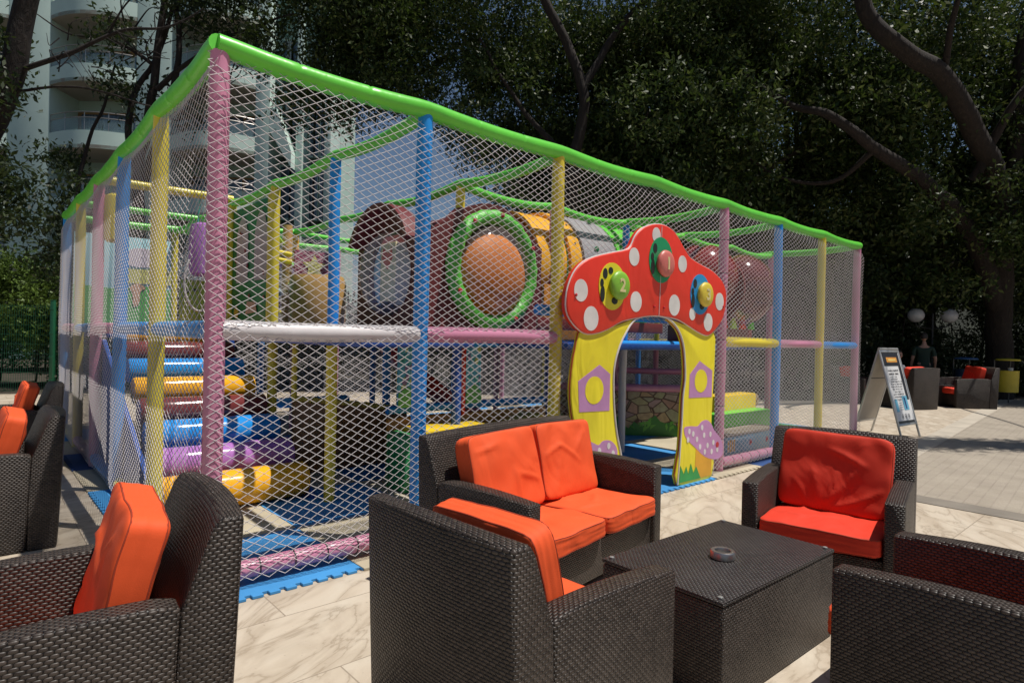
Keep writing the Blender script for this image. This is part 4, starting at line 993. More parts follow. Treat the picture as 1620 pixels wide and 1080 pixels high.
m.build('wire_mesh', FG, fn, smooth=False)

# ------------------------------------------------------------------ people in the shade
def skin_person(name, label, loc, rz, joints, edges, cols, group=None):
    t = thing(name, label, 'person', loc, rz, group)
    names = list(joints); idx = {k: i for i, k in enumerate(names)}
    me = bpy.data.meshes.new('body'); me.from_pydata([joints[k][0] for k in names], [(idx[a], idx[b]) for a, b in edges], [])
    o = bpy.data.objects.new('body', me); COL.objects.link(o); o.parent = t
    sk = o.modifiers.new('skin', 'SKIN'); sk.use_smooth_shade = True
    for i, k in enumerate(names):
        r = joints[k][1]; me.skin_vertices[0].data[i].radius = r if isinstance(r, tuple) else (r, r)
        me.skin_vertices[0].data[i].use_root = (k == 'pelvis')
    sub = o.modifiers.new('sub', 'SUBSURF'); sub.levels = sub.render_levels = 2
    me.materials.append(cols['skin']); return t, o
SKIN = flat('skin_tone', (.36, .20, .14), .55); HAIR = flat('dark_hair', (.025, .016, .012), .6)
def fingers(J, Ed, side, wrist, palm, dirv, down):
    W = Vector(wrist); P = Vector(palm); d = Vector(dirv).normalized(); dn = Vector(down).normalized(); a = d.cross(dn)
    J['palm'+side] = (tuple(P), (.036, .016)); Ed.append(('wr'+side, 'palm'+side))
    for k, (L_, off) in enumerate([(.070, -.028), (.080, -.010), (.075, .009), (.058, .027)]):
        b0 = P+d*.02+a*off; b1 = b0+d*L_*.55+dn*.012; b2 = b1+d*L_*.4+dn*.022
        for q, v_ in enumerate((b0, b1, b2)): J[f'f{side}{k}{q}'] = (tuple(v_), .0085-.001*q)
        Ed += [('palm'+side, f'f{side}{k}0'), (f'f{side}{k}0', f'f{side}{k}1'), (f'f{side}{k}1', f'f{side}{k}2')]
    b0 = P-d*.015-a*.035; b1 = b0+d*.03-a*.02+dn*.01
    J[f'th{side}0'] = (tuple(b0), .010); J[f'th{side}1'] = (tuple(b1), .0085); Ed += [('palm'+side, f'th{side}0'), (f'th{side}0', f'th{side}1')]
def head(t, c, face=1):
    c = Vector(c); m = MB(); seg = 28; n = 20; vs = []
    for i in range(n+1):
        ph = math.pi*i/n; z = math.cos(ph); r = math.sin(ph)
        for k in range(seg):
            an = 2*math.pi*k/seg; x = math.cos(an)*r*.075; y = math.sin(an)*r*.095; zz = z*.118
            if zz < -.02: x *= 1+zz*3.2; y *= 1+zz*1.2
            if y > 0:      # face side: brow, eye hollows, nose, mouth
                fx = x/.075; y -= .010*math.exp(-((zz-.005)/.014)**2)*math.exp(-((abs(fx)-.42)/.22)**2)
                y += .024*math.exp(-((zz+.020)/.020)**2)*math.exp(-(fx/.16)**2)
                y += .007*math.exp(-((zz+.060)/.010)**2)*math.exp(-(fx/.35)**2)
            vs.append(c+Vector((x, y, zz)))
    m.add(vs, [(i*seg+k, i*seg+(k+1) % seg, (i+1)*seg+(k+1) % seg, (i+1)*seg+k) for i in range(n) for k in range(seg)])
    for s in (-1, 1): m.lathe([(0, -.012), (.014, -.006), (.02, 0), (.014, .007), (0, .01)], 10, Matrix.Translation(c+Vector((s*.076, -.008, -.005))) @ Matrix.Rotation(R(90), 4, 'Y') @ Matrix.Scale(1.5, 4, (1, 0, 0)))
    h = m.build('head', SKIN, t, ang=180)
    for s in (-1, 1):
        e = MB(); e.lathe([(max(1e-4, math.sin(math.pi*q/8))*.011, -math.cos(math.pi*q/8)*.011) for q in range(9)], 10, Matrix.Translation(c+Vector((s*.031, .078, .004)))); e.build('eye', flat('eye_dark', (.05, .04, .035), .2), h)
    e = MB(); vs = []
    for i in range(13):
        ph = math.pi*.60*i/12
        for k in range(seg):
            an = 2*math.pi*k/seg; y = math.sin(an); rr_ = math.sin(ph)
            lim = 1 if y < .35 or ph < math.pi*.30 else .0
            zz = math.cos(ph)*.128 if lim else math.cos(math.pi*.30)*.128
            rq = rr_ if lim else math.sin(math.pi*.30)
            vs.append(c+Vector((math.cos(an)*rq*.085, y*rq*.104-.004, zz+.004)))
    e.add(vs, [(i*seg+k, i*seg+(k+1) % seg, (i+1)*seg+(k+1) % seg, (i+1)*seg+k) for i in range(12) for k in range(seg)]); e.build('hair', HAIR, t, ang=180)
def garment(t, name, J, Ed, m_):
    names = list(J); idx = {k: i for i, k in enumerate(names)}
    me = bpy.data.meshes.new(name); me.from_pydata([J[k][0] for k in names], [(idx[a], idx[b]) for a, b in Ed], [])
    o = bpy.data.objects.new(name, me); COL.objects.link(o); o.parent = t
    sk = o.modifiers.new('skin', 'SKIN'); sk.use_smooth_shade = True
    for i, k in enumerate(names):
        r = J[k][1]; me.skin_vertices[0].data[i].radius = r if isinstance(r, tuple) else (r, r); me.skin_vertices[0].data[i].use_root = (i == 0)
    sub = o.modifiers.new('sub', 'SUBSURF'); sub.levels = sub.render_levels = 2; me.materials.append(m_); return o
def person(name, label, loc, rz, sitting, top, trousers, shoe):
    z0 = .46 if sitting else .93
    J = {'pelvis': ((0, 0, z0), (.15, .105)), 'waist': ((0, .0, z0+.17), (.13, .09)), 'chest': ((0, .0, z0+.37), (.16, .105)), 'neckb': ((0, -.01, z0+.53), (.07, .06)), 'neck': ((0, .005, z0+.60), .050), 'skull': ((0, .01, z0+.66), .052)}
    Ed = [('pelvis', 'waist'), ('waist', 'chest'), ('chest', 'neckb'), ('neckb', 'neck'), ('neck', 'skull')]
    for s, S in ((-1, 'l'), (1, 'r')):
        if sitting:
            J['hip'+S] = ((s*.09, .03, z0-.01), .085); J['kn'+S] = ((s*.13, .46, z0+.03), .058); J['an'+S] = ((s*.13, .48, .09), .038); J['toe'+S] = ((s*.14, .66, .045), (.035, .025))
            J['sh'+S] = ((s*.185, 0, z0+.47), .056); J['el'+S] = ((s*.24, .06, z0+.21), .042); J['wr'+S] = ((s*.17, .30, z0+.16), .027); pl = (s*.15, .37, z0+.14); dv = (-s*.2, 1, -.1)
        else:
            f = .06*s; J['hip'+S] = ((s*.095, f*.2, z0-.05), .088); J['kn'+S] = ((s*.105, .02+f, .49), .058); J['an'+S] = ((s*.11, -.02+f, .09), .040); J['toe'+S] = ((s*.13, .15+f, .045), (.036, .026))
            J['sh'+S] = ((s*.19, 0, z0+.47), .057); J['el'+S] = ((s*.25, -.02, z0+.19), .043); J['wr'+S] = ((s*.26, .10, z0-.03), .028); pl = (s*.26, .13, z0-.10); dv = (0, .35, -1)
        Ed += [('pelvis', 'hip'+S), ('hip'+S, 'kn'+S), ('kn'+S, 'an'+S), ('an'+S, 'toe'+S), ('chest', 'sh'+S), ('sh'+S, 'el'+S), ('el'+S, 'wr'+S)]
        fingers(J, Ed, S, J['wr'+S][0], pl, dv, (0, .3, -1) if sitting else (-s, .2, 0))
    t, o = skin_person(name, label, loc, rz, J, Ed, dict(skin=SKIN))
    head(t, (0, .025, z0+.745))
    up = lambda r, k: (r[0]*k, r[1]*k) if isinstance(r, tuple) else r*k
    G = {k: (J[k][0], up(J[k][1], 1.10)) for k in ('chest', 'waist', 'pelvis', 'shl', 'shr')}
    for S in 'lr': e_ = Vector(J['sh'+S][0]).lerp(Vector(J['el'+S][0]), .85); G['e'+S] = (tuple(e_), .052)
    G['nb'] = ((0, -.01, z0+.53), (.088, .075)); G['hem'] = ((0, 0, z0-.06), (.175, .13)); G['waist'] = (J['waist'][0], (.15, .11))
    garment(t, 'shirt', G, [('chest', 'waist'), ('waist', 'pelvis'), ('chest', 'shl'), ('chest', 'shr'), ('shl', 'el'), ('shr', 'er'), ('chest', 'nb'), ('pelvis', 'hem')], top)
    G = {'pelvis': (J['pelvis'][0], (.160, .115))}; E_ = []
    for S in 'lr':
        for k in ('hip', 'kn', 'an'): G[k+S] = (J[k+S][0], J[k+S][1]*1.16)
        E_ += [('pelvis', 'hip'+S), ('hip'+S, 'kn'+S), ('kn'+S, 'an'+S)]
    garment(t, 'trousers', G, E_, trousers)
    for S in 'lr':
        a = Vector(J['an'+S][0]); b2 = Vector(J['toe'+S][0]); a.z = .05
        garment(t, 'shoe', {'h': (tuple(a-Vector((0, .03, 0))), (.042, .045)), 'm': (tuple(a.lerp(b2, .5)), (.045, .042)), 't': (tuple(b2+Vector((0, .02, 0))), (.040, .03))}, [('h', 'm'), ('m', 't')], shoe)
    return t
person('person', 'seated person in a pale top behind the far armchair', (9.75, 15.5, 0), R(200), True, flat('pale_shirt', (.45, .42, .46), .8), flat('dark_jeans', (.03, .035, .05), .8), flat('white_shoe', (.6, .6, .6), .6))
person('person', 'standing person in dark green clothes and white shoes between the far armchairs', (10.75, 16.0, 0), R(-25), False, flat('bottle_green_shirt', (.008, .028, .018), .8), flat('black_green_trousers', (.007, .016, .012), .8), flat('white_shoe', (.6, .6, .6), .6))

# ------------------------------------------------------------------ hotel behind the trees
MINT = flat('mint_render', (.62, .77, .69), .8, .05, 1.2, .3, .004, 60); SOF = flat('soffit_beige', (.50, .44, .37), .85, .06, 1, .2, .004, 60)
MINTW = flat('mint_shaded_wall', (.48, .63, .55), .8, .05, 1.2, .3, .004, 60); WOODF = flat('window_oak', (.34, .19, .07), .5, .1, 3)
def mat_glass():
    m, n, l, b = nt('hotel_glass'); tc = n.new("ShaderNodeTexCoord").outputs['Object']
    mp = n.new("ShaderNodeMapping"); mp.inputs['Scale'].default_value = (6, 1, .15); l.new(tc, mp.inputs[0])
    c = ramp(n, l, noisen(n, l, 3.0, 3, mp.outputs[0], dist=.3), [(.35, (.035, .055, .085)), (.6, (.12, .17, .23)), (.75, (.20, .25, .30))])
    l.new(c, b.inputs['Base Color']); b.inputs['Roughness'].default_value = .08; b.inputs['Specular IOR Level'].default_value = .8; return m
GLS = mat_glass(); BGL = mat_clear('balcony_glass', (.35, .50, .52), .05, .22)
HY = 27.5
hotel = thing('hotel', 'pale mint hotel with curved glass-railed balconies behind the trees at the left', 'building', (-12.3, HY, 0), 0)
FLH = 2.93; ZB = .55
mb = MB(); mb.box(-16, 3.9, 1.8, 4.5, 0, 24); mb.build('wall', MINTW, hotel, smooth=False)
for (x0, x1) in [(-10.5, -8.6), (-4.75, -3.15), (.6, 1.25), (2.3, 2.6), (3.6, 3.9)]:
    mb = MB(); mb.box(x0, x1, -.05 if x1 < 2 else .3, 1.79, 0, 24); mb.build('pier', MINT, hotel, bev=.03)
def balcony(x0, x1, z, depth):
    n = 16; cur = [(x0+(x1-x0)*k/n, -.05-depth*(math.sin(math.pi*(.12+.76*k/n))-math.sin(math.pi*.12))) for k in range(n+1)]
    poly = cur+[(x1, 1.79), (x0, 1.79)]
    mb = MB(); mb.prism(poly, z, z+.16, 'z'); sl = mb.build('balcony_slab', SOF, hotel, smooth=False)
    mb = MB(); inner = [(a, b_+.14) for a, b_ in cur]; mb.prism(cur+list(reversed(inner)), z+.001, z+.78, 'z'); mb.build('parapet', MINT, sl)
    mb = MB(); inner = [(a, b_+.06) for a, b_ in cur]; mb.prism(inner+[(a, b_+.075) for a, b_ in reversed(cur)], z+.80, z+1.35, 'z'); mb.build('glass_guard', BGL, sl)
    for zz in (1.36, 1.60):
        mb = MB(); mb.tube([(a, b_+.068, z+zz) for a, b_ in cur], .024, 8); mb.build('handrail', STEEL, sl)
    for k in range(0, n+1, 4):
        mb = MB(); mb.tube([(cur[k][0], cur[k][1]+.068, z+.78), (cur[k][0], cur[k][1]+.068, z+1.6)], .02, 6); mb.build('baluster', STEEL, sl)
def window(x0, x1, z0, z1, y=1.78, split=(.68, .84), fm=None):
    mb = MB(); mb.box(x0, x1, y-.03, y+.02, z0, z1); g = mb.build('window', GLS, hotel, smooth=False)
    mb = MB(); fr = .07 if fm is None else .035
    for a in (0, split[0], split[1], 1):
        xx = x0+(x1-x0)*a; mb.box(xx-fr, xx+fr, y-.07, y-.031, z0, z1)
    mb.box(x0+fr, x1-fr, y-.065, y-.032, z0-.01, z0+.08); mb.box(x0+fr, x1-fr, y-.065, y-.032, z1-.08, z1+.01)
    mb.build('window_frame', fm or WOODF, g, smooth=False)
for f in range(0, 6):
    z = ZB+FLH*f
    if f: 
        balcony(-8.6, -4.75, z, .9); balcony(-3.15, .6, z, 1.3); balcony(-14.5, -10.5, z, .9)
    for (x0, x1) in ((-14.3, -10.6), (-8.5, -4.85), (-3.05, .5)): window(x0, x1, z+.2, z+2.35)
    for (x0, x1) in ((1.3, 2.25), (2.65, 3.1), (3.13, 3.57)):
        if f < 5: window(x0, x1, z+.3, z+2.85, 1.2, (.5, .5), MINT)
mb = MB(); mb.prism([(1.3, 10.4), (2.29, 8.8), (2.29, 9.5), (1.6, 11.4), (1.3, 11.4)], -.2, .6, 'y'); mb.build('gable_strut', MINT, hotel)
# a chair and a towel on the balconies
mb = MB(); mb.box(-8.3, -7.7, .3, .7, ZB+FLH*3+.17, ZB+FLH*3+1.0); mb.build('balcony_chair', flat('rattan_dark', (.05, .05, .05), .7), hotel)

# ------------------------------------------------------------------ trees and shrubs
def mat_leaf(name, c1, c2, c3):
    m, n, l, b = nt(name)
    g = n.new("ShaderNodeNewGeometry")
    tc = n.new("ShaderNodeTexCoord").outputs['Object']
    c = ramp(n, l, g.outputs['Random Per Island'], [(0, c1), (.6, c2), (.95, c3)])
    c = mixc(n, l, ramp(n, l, noisen(n, l, .5, 3, tc), [(.4, 0.0), (.65, .6)]), c, c1)
    l.new(c, b.inputs['Base Color']); b.inputs['Roughness'].default_value = .5; b.inputs['Specular IOR Level'].default_value = .28
    tr = n.new("ShaderNodeBsdfTranslucent"); l.new(mixc(n, l, .5, c, (.06, .09, .01)), tr.inputs[0])
    mx = n.new("ShaderNodeMixShader"); mx.inputs[0].default_value = .28; l.new(b.outputs[0], mx.inputs[1]); l.new(tr.outputs[0], mx.inputs[2])
    l.new(mx.outputs[0], n["Material Output"].inputs[0]); return m
LEAF = mat_leaf('oak_leaves', (.018, .036, .008), (.045, .075, .016), (.13, .15, .05))
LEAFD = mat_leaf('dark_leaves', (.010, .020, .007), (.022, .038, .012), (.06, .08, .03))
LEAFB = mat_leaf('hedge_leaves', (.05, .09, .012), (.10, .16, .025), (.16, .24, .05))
def mat_bark():
    m, n, l, b = nt('grey_brown_bark'); tc = n.new("ShaderNodeTexCoord").outputs['Object']
    mp = n.new("ShaderNodeMapping"); mp.inputs['Scale'].default_value = (1, 1, .25); l.new(tc, mp.inputs[0])
    f = noisen(n, l, 14, 6, mp.outputs[0], dist=.8, rough=.65)
    l.new(ramp(n, l, f, [(.3, (.007, .004, .003)), (.55, (.018, .011, .008)), (.8, (.042, .031, .023))]), b.inputs['Base Color']); b.inputs['Roughness'].default_value = .9
    bump(n, l, f, b, .9, .04); return m
BARK = mat_bark()
def leaf_cloud(name, blobs, n, size, seed, flatten=.8):
    """n small pointed leaves spread through the volumes of the blobs (centre, radius)"""
    rng = np.random.default_rng(seed); B = np.array([(*c, r) for c, r in blobs], float)
    w = B[:, 3]**2.2; pick = rng.choice(len(B), n, p=w/w.sum())
    d = rng.normal(size=(n, 3)); d /= np.linalg.norm(d, axis=1, keepdims=True)
    rad = rng.uniform(.25, 1, n)**.55*(1+.18*np.sin(d[:, 0]*7+pick)+.15*np.sin(d[:, 2]*9+pick*2))
    c = B[pick, :3]+d*(B[pick, 3]*rad)[:, None]*np.array([1, 1, flatten])
    # twigs: pull leaves towards a few hundred sprigs so that gaps open between them
    ns = max(20, n//34); sprig = c[rng.integers(0, n, ns)]
    grp = rng.integers(0, ns, n); c = sprig[grp]+rng.normal(size=(n, 3))*size*1.25
    a = rng.normal(size=(n, 3))+np.array([0, 0, -.35]); a /= np.linalg.norm(a, axis=1, keepdims=True)
    b_ = np.cross(a, rng.normal(size=(n, 3))); b_ /= np.linalg.norm(b_, axis=1, keepdims=True)
    nn = np.cross(a, b_)
    L_ = size*rng.uniform(.6, 1.25, n)[:, None]; W_ = L_*rng.uniform(.30, .48, n)[:, None]
    v = np.stack([c-a*L_*.5, c+b_*W_*.5+nn*W_*.15, c+a*L_*.5, c-b_*W_*.5+nn*W_*.15], 1).reshape(-1, 3)
    me = bpy.data.meshes.new(name); me.vertices.add(4*n); me.vertices.foreach_set('co', v.astype(np.float32).ravel())
    me.loops.add(4*n); me.loops.foreach_set('vertex_index', np.arange(4*n, dtype=np.int32))
    me.polygons.add(n); me.polygons.foreach_set('loop_start', np.arange(0, 4*n, 4, dtype=np.int32)); me.polygons.foreach_set('loop_total', np.full(n, 4, np.int32))
    me.update(calc_edges=True); return me
def limb(pts, r0, r1, seed=0, n=6, wob=.05):
    P = smoothcurve(pts, n); k = len(P)-1; out = []
    for i, q in enumerate(P):
        out.append(q+Vector((mnoise.noise(q*1.7+Vector((seed, 0, 0))), mnoise.noise(q*1.7+Vector((0, seed, 5))), 0))*wob)
    return out, [r0+(r1-r0)*(i/k)**.8 for i in range(k+1)]
def trunk_mesh(limbs, name='trunk'):
    mb = MB()
    for pts, r0, r1 in limbs:
        a, rs = limb(pts, r0, r1, len(mb.v)*.1); mb.tube(a, rs, 10)
    return mb
def crown_blobs(seed, R0, H0, n, base):
    rnd = random.Random(seed); out = []
    for k in range(n):
        an = rnd.uniform(0, 2*math.pi); q = rnd.uniform(.15, 1)**.6
        z = base+rnd.uniform(.0, 1)*H0; sh = math.sin(math.pi*min(1, max(.12, (z-base)/H0*.85+.12)))
        out.append(((math.cos(an)*R0*q*sh, math.sin(an)*R0*q*sh, z), rnd.uniform(.9, 1.7)))
    return out
def std_tree(seed, Rr, Hh, base, nleaf, size=.16):
    bl = crown_blobs(seed, Rr, Hh, 26, base)
    rnd = random.Random(seed+5)
    limbs = [([(0, 0, -.1), (.1, .05, base*.5), (-.1, .1, base), (.1, -.1, base+Hh*.7)], .30, .05)]
    for c, r in bl[:9]:
        z0 = base*.8+rnd.random()*Hh*.25; limbs.append(([(0, 0, z0), (c[0]*.4, c[1]*.4, z0+(c[2]-z0)*.55), c], .13, .025))
    return bl, limbs, leaf_cloud('crown', bl, nleaf, size, seed)
PROTO = {}
def tree(name, label, loc, rz, sc, kind, group='trees behind the terrace', lm=None):
    if kind not in PROTO:
        bl, limbs, me = std_tree(*{'a': (11, 4.2, 6.5, 3.6, 48000), 'b': (23, 4.6, 7.5, 2.6, 52000), 'c': (37, 3.6, 6.0, 2.0, 52000)}[kind])
        tm = trunk_mesh(limbs).build('trunk', BARK); me.materials.append(LEAF if kind != 'c' else LEAFD)
        PROTO[kind] = (tm.data, me); bpy.data.objects.remove(tm)
    t = thing(name, label, 'tree', (*loc, 0), rz, group, sc)
    for nm, me in zip(('trunk', 'crown'), PROTO[kind]):
        o = bpy.data.objects.new(nm, me); COL.objects.link(o); o.parent = t
    return t
TREES = [  # x, y, turn, scale, kind, label
    (28.0, 19.5, .3, 1.12, 'a', 'leafy tree beyond the right edge of the terrace'),
    (2.6, 18.6, 1.9, 1.0, 'b', 'leafy tree above the middle of the green top rail'),
    (5.4, 18.5, 3.1, 1.10, 'a', 'leafy tree directly behind the toadstool entrance'),
    (9.0, 19.6, 4.4, 1.12, 'b', 'leafy tree behind the right end of the net house'),
    (13.6, 20.0, 5.2, 1.15, 'b', 'leafy tree behind the white globe lamp'),
    (18.0, 18.5, .9, 1.15, 'a', 'leafy tree at the far right behind the yellow bin'),
    (4.6, 24.0, 2.5, .95, 'b', 'second-rank tree in the gap behind the middle trees'),
    (9.5, 26.0, 3.7, 1.0, 'c', 'second-rank dark tree behind the right end of the net house'),
    (16.5, 26.5, 1.2, 1.0, 'b', 'second-rank tree behind the globe lamp'),
    (23.5, 24.0, 2.2, 1.1, 'a', 'second-rank tree behind the far right end of the terrace'),
    (3.2, 27.0, 5.0, .9, 'c', 'second-rank dark tree behind the middle of the net house'),
]
for x, y, rz, sc, k, lb in TREES: tree('broadleaf_tree', lb, (x, y), rz, sc, k)
for k, (x, y) in enumerate([(8.5, 32), (14, 34), (20, 34), (28, 31), (4.5, 34)]):
    tree('broadleaf_tree', ['dark tree in the third rank behind the toadstool', 'dark tree in the third rank behind the far armchairs', 'dark tree in the third rank behind the yellow bin', 'dark tree in the third rank at the far right edge', 'dark tree in the third rank behind the middle of the net house'][k], (x, y), k*1.3, 1.0, 'bcb'[k % 3], 'trees of the third rank')
# big old tree with two heavy limbs sweeping left, upper right
big = thing('old_tree', 'big old tree at the right with heavy curving limbs sweeping left over the terrace edge', 'tree', (11.3, 14.9, 0), 0)
tm = trunk_mesh([([(2.6, 2.6, -.1), (2.5, 2.5, 1.6), (2.1, 2.0, 3.6), (1.2, 1.0, 5.6), (-.1, .2, 6.8), (-1.4, -.6, 7.7), (-2.7, -1.1, 8.1), (-3.6, -1.2, 8.9), (-3.8, -1.3, 10.5)], .36, .15),
                 ([(2.3, 2.3, 2.6), (.9, 1.5, 4.5), (-1.0, .6, 5.6), (-2.6, .0, 6.2), (-3.8, -.2, 6.9), (-4.6, .2, 7.3), (-5.6, .6, 8.2)], .27, .04),
                 ([(2.1, 2.0, 3.6), (1.9, 1.4, 6.5), (1.9, 1.2, 9.5), (2.2, 1.0, 12)], .26, .10),
                 ([(.4, .8, 5.7), (.9, 0, 7.6), (2.3, -.6, 9.2)], .13, .05), ([(-1.4, -.6, 7.7), (-1.8, -1.6, 9), (-1.4, -2.2, 10.5)], .09, .03),
                 ([(2.3, 2.3, 4.5), (2.2, -.5, 7.6), (1.2, -4.5, 9.0), (-.2, -6.4, 9.1), (-2.2, -6.6, 9.2)], .05, .008), ([(-2.6, 0, 6.2), (-3.2, .8, 5.6), (-4.4, 1.2, 5.8), (-5.6, 1.2, 6.6)], .08, .02)])
tm.build('trunk', BARK, big)
bl = []
rnd = random.Random(77)
for k in range(46):
    x = rnd.uniform(-7.0, 6.5); y = rnd.uniform(.2, 3.6); z = 7.2+rnd.uniform(0, 5.5)
    if -4.6 < x < 1.8 and z < 9.3: z += 1.6; y = abs(y)+1.4
    bl.append(((x, y, z), rnd.uniform(.9, 1.6)))
for k in range(16): bl.append(((rnd.uniform(-7, 5), rnd.uniform(2.0, 4), rnd.uniform(4.0, 8)), rnd.uniform(.9, 1.4)))
for k in range(22): bl.append(((rnd.uniform(-1.5, 5.5), rnd.uniform(.2, 1.2), rnd.uniform(2.9, 6.0)), rnd.uniform(.5, .9)))
me = leaf_cloud('hanging_foliage', [((-2.6+.32*k, -6.5+.15*math.sin(k*2), 9.0+.2*(k%2)), .42) for k in range(9)], 6500, .14, 90); me.materials.append(LEAF); o = bpy.data.objects.new('hanging_foliage', me); COL.objects.link(o); o.parent = big
me = leaf_cloud('crown', bl, 100000, .15, 91); me.materials.append(LEAF); o = bpy.data.objects.new('crown', me); COL.objects.link(o); o.parent = big
# limb-showing tree over the middle
mid = thing('leaning_tree', 'slim-trunked tree whose bent stem shows against the leaves above the middle of the top rail', 'tree', (1.6, 15.2, 0), 0)
tm = trunk_mesh([([(-.1, .4, -.1), (-.15, .3, 2.5), (-.2, .1, 5.5), (.05, .0, 7.2), (-.35, .0, 8.6), (-1.1, -.2, 9.9), (-1.5, -.3, 11.5)], .17, .10), ([(.0, 0, 7.6), (.9, .1, 9.2), (2.2, 0, 10.4), (3.4, 0, 11)], .11, .05), ([(-.2, .1, 5.8), (-1.6, .4, 7.4), (-2.6, .4, 9)], .09, .03)])
tm.build('trunk', BARK, mid)
rnd = random.Random(19); bl = [((rnd.uniform(-8.2, 4.6), rnd.uniform(-.2, 3.4), 8.3+rnd.uniform(.3, 4.2)), rnd.uniform(.8, 1.5)) for k in range(70)]+[((rnd.uniform(-2.6, 4.6), rnd.uniform(.8, 3.4), rnd.uniform(5.6, 8.3)), rnd.uniform(.8, 1.4)) for k in range(22)]
bl += [((-7.3+.42*k, rnd.uniform(0, 1), 7.3+rnd.uniform(-.3, .9)), rnd.uniform(.6, .9)) for k in range(9)]+[((-3.0, .3, 6.9), .7), ((-2.6, .3, 6.1), .6), ((-2.2, .3, 5.4), .6), ((-1.7, .4, 4.8), .6)]
bl = [b_ for b_ in bl if not (abs(b_[0][0]+.2) < 1.3 and b_[0][1] < 1.2)]
me = leaf_cloud('crown', bl, 150000, .14, 92); me.materials.append(LEAF); o = bpy.data.objects.new('crown', me); COL.objects.link(o); o.parent = mid
# multi-stemmed tree before the hotel
ms = thing('multi_stemmed_tree', 'slender tree with several dark bare stems standing before the hotel balconies', 'tree', (-9.0, 14.8, 0), 0)
tm = trunk_mesh([([(.1, 0, -.1), (0, 0, 3.0), (-.1, 0, 5.2), (.1, 0, 6.2), (.3, 0, 8), (.7, 0, 11)], .17, .07),
                 ([(0, 0, 5.0), (-.35, 0, 5.9), (-.25, 0, 7.0), (.3, .1, 8.2), (.9, .1, 10.5)], .10, .04), ([(.05, 0, 4.9), (.45, 0, 6.3), (.7, 0, 7.2), (.75, .1, 8.8), (.4, 0, 11)], .11, .05),
                 ([(.3, 0, 7.2), (1.2, 0, 8.0), (2.2, 0, 8.6), (3.6, 0, 9.1)], .07, .02), ([(.2, 0, 7.8), (-.8, .1, 8.4), (-2.0, .2, 8.6), (-2.7, .1, 9.0)], .05, .012),
                 ([(-1.4, -.2, 2.5), (-1.5, -.1, 4.6), (-1.35, 0, 5.8), (-.9, 0, 7.0), (-.7, 0, 7.8)], .07, .02)])
for k in range(16):
    rnd = random.Random(100+k); x0 = rnd.uniform(-.6, 2.2); z0 = rnd.uniform(6.4, 9.2); dx = rnd.uniform(-1, 1)
    a, rs = limb([(x0, 0, z0), (x0+dx*.5, rnd.uniform(-.4, .4), z0+.4), (x0+dx*1.1, rnd.uniform(-.5, .5), z0+rnd.uniform(.2, 1))], .022, .006, k); tm.tube(a, rs, 6)
tm.build('trunk', BARK, ms)
rnd = random.Random(29); bl = [((rnd.uniform(-1.2, 3.8), rnd.uniform(-.8, .8), rnd.uniform(7.6, 11)), rnd.uniform(.45, .9)) for k in range(7)]+[((-.7, .1, 7.3), .5), ((-.3, 0, 8.3), .45), ((.9, 0, 6.6), .4), ((.5, .2, 7.2), .4), ((-.2, -.2, 6.7), .4), ((-2.0, 0, 5.4), .5), ((3.0, 0, 8.6), .8), ((4.5, 0, 10.0), 1.0), ((5.2, .2, 9.4), .8)]
me = leaf_cloud('crown', bl, 9500, .15, 93); me.materials.append(LEAFD); o = bpy.data.objects.new('crown', me); COL.objects.link(o); o.parent = ms
# near dark tree at the left edge
lt = thing('dark_tree', 'dark dense tree hanging over the left edge with a leaning trunk and bare twigs', 'tree', (-8.3, 9.4, 0), 0)
tm = trunk_mesh([([(-.8, .2, -.1), (-.7, .2, 2.0), (.0, 0, 3.9), (.55, 0, 5.2), (.85, -.1, 6.4), (1.4, -.1, 8)], .24, .13), ([(.6, 0, 5.3), (1.4, 0, 5.6), (2.1, .1, 6.0), (2.9, .1, 6.1), (3.4, .1, 6.4)], .045, .010),
                 ([(1.9, .1, 5.9), (2.3, .0, 6.4), (2.9, 0, 6.9)], .02, .006), ([(2.1, .1, 6.0), (2.4, .1, 5.7), (2.9, .1, 5.6)], .018, .005), ([(.5, 0, 5.0), (1.6, 0, 5.1), (2.6, 0, 4.85), (3.1, 0, 4.8)], .025, .006)])
for k in range(22):
    rnd = random.Random(200+k); x0 = rnd.uniform(1.2, 3.2); z0 = 5.1+x0*.3+rnd.uniform(-.3, .4); dx = rnd.uniform(-.2, .9)
    a, rs = limb([(x0, 0, z0), (x0+dx*.4, rnd.uniform(-.2, .2), z0+rnd.uniform(-.2, .3)), (x0+dx*.8, rnd.uniform(-.2, .2), z0+rnd.uniform(-.3, .5))], .010, .003, k, wob=.1); tm.tube(a, rs, 5)
tm.build('trunk', BARK, lt)
rnd = random.Random(39)
bl = [((rnd.uniform(-2.8, .55), rnd.uniform(-.8, .2), rnd.uniform(2.9, 5.3)), rnd.uniform(.45, .8)) for k in range(30)]+[((rnd.uniform(-3, .2), rnd.uniform(-.5, .2), rnd.uniform(5.0, 6.4)), rnd.uniform(.4, .6)) for k in range(6)]+[((1.6, .1, 3.1), .45), ((1.3, 0, 3.6), .4), ((2.1, .2, 2.9), .3), ((1.2, 0, 2.7), .5)]
me = leaf_cloud('crown', bl, 36000, .11, 94); me.materials.append(LEAFD); o = bpy.data.objects.new('crown', me); COL.objects.link(o); o.parent = lt
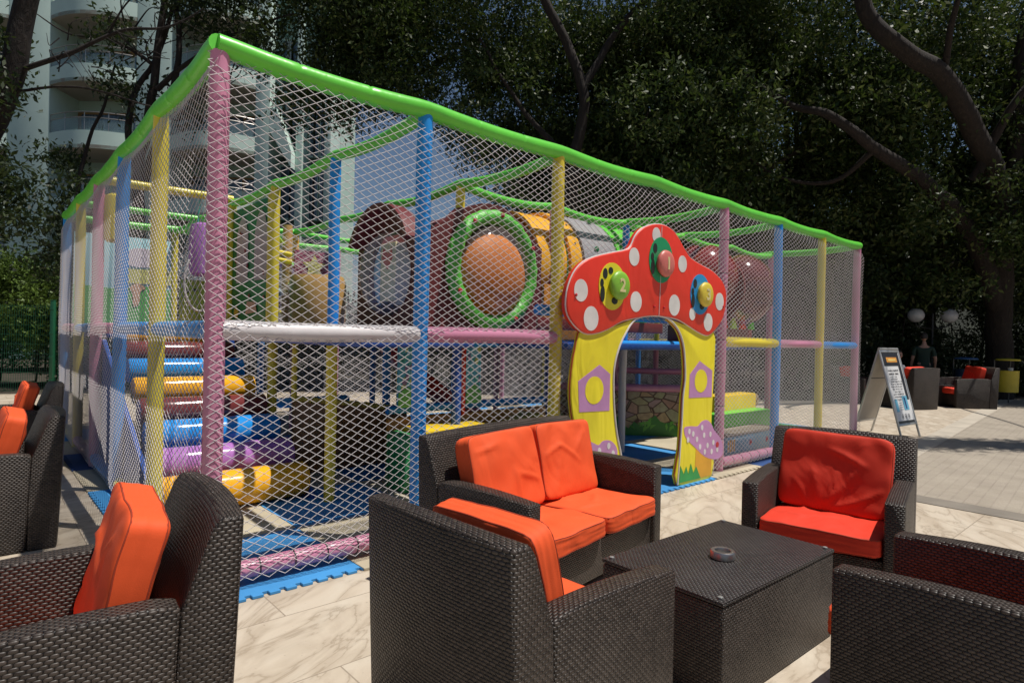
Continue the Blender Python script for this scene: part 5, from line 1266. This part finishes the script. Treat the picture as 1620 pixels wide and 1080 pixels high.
# hedges / shrubs
def shrub(label, loc, w, d, h, n, seed, m, size=.12, base=.2, group=None):
    t = thing('shrub', label, 'shrub', (*loc, 0), 0, group); rnd = random.Random(seed)
    bl = [((rnd.uniform(-w/2, w/2), rnd.uniform(-d/2, d/2), rnd.uniform(base+.3, h-.4)), rnd.uniform(.45, .85)) for k in range(int(w*h*2.2)+6)]
    me = leaf_cloud('foliage', bl, n, size, seed); me.materials.append(m); o = bpy.data.objects.new('foliage', me); COL.objects.link(o); o.parent = t
    s_ = MB()
    for k in range(max(4, int(w*1.5))):
        x = rnd.uniform(-w/2, w/2); y = rnd.uniform(-d/2, d/2); s_.tube([(x*.02, y*.02, 0), (x, y, .12), (x+.1, y, h*.4), (x+rnd.uniform(-.3, .3), y, h*.8)], [.03, .03, .02, .008], 6)
    s_.build('stems', BARK, t); return t
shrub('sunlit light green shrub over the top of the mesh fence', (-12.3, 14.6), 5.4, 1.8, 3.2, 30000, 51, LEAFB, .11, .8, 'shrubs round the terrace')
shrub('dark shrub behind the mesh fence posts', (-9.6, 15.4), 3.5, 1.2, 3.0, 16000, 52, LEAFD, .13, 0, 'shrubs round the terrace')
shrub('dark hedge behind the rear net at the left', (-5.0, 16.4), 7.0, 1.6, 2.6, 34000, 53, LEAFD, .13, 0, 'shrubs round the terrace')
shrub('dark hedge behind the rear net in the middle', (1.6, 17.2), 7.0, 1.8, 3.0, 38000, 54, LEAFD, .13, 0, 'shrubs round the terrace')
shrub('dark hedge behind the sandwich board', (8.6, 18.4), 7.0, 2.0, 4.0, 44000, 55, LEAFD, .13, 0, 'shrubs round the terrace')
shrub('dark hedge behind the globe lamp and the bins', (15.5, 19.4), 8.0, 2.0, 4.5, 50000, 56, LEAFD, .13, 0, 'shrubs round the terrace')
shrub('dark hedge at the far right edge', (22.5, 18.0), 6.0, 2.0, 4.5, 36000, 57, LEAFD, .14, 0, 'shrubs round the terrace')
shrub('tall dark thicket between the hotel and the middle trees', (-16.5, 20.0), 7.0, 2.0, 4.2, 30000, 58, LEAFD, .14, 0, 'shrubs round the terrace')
# added dark rise, only there to block bright horizon sky behind the trees
hb = MB(); nx, ny = 60, 14
for j in range(ny+1):
    for i in range(nx+1):
        x = -30+100*i/nx; y = 36+40*j/ny; z = -.3+10*min(1, j/6)**1.3+1.2*mnoise.noise(Vector((x*.15, y*.15, 0)))*(j > 0)
        hb.v.append((x+10, y, z*(1 if x > -12 else max(0, (x+22)/10)) if x > -22 else -.3))
hb.f = [(j*(nx+1)+i, j*(nx+1)+i+1, (j+1)*(nx+1)+i+1, (j+1)*(nx+1)+i) for j in range(ny) for i in range(nx)]
o = hb.build('horizon_blocker', flat('dark_horizon_blocker', (.012, .016, .008), .95, .4, .6, .8, .1, 3)); o['kind'] = 'structure'
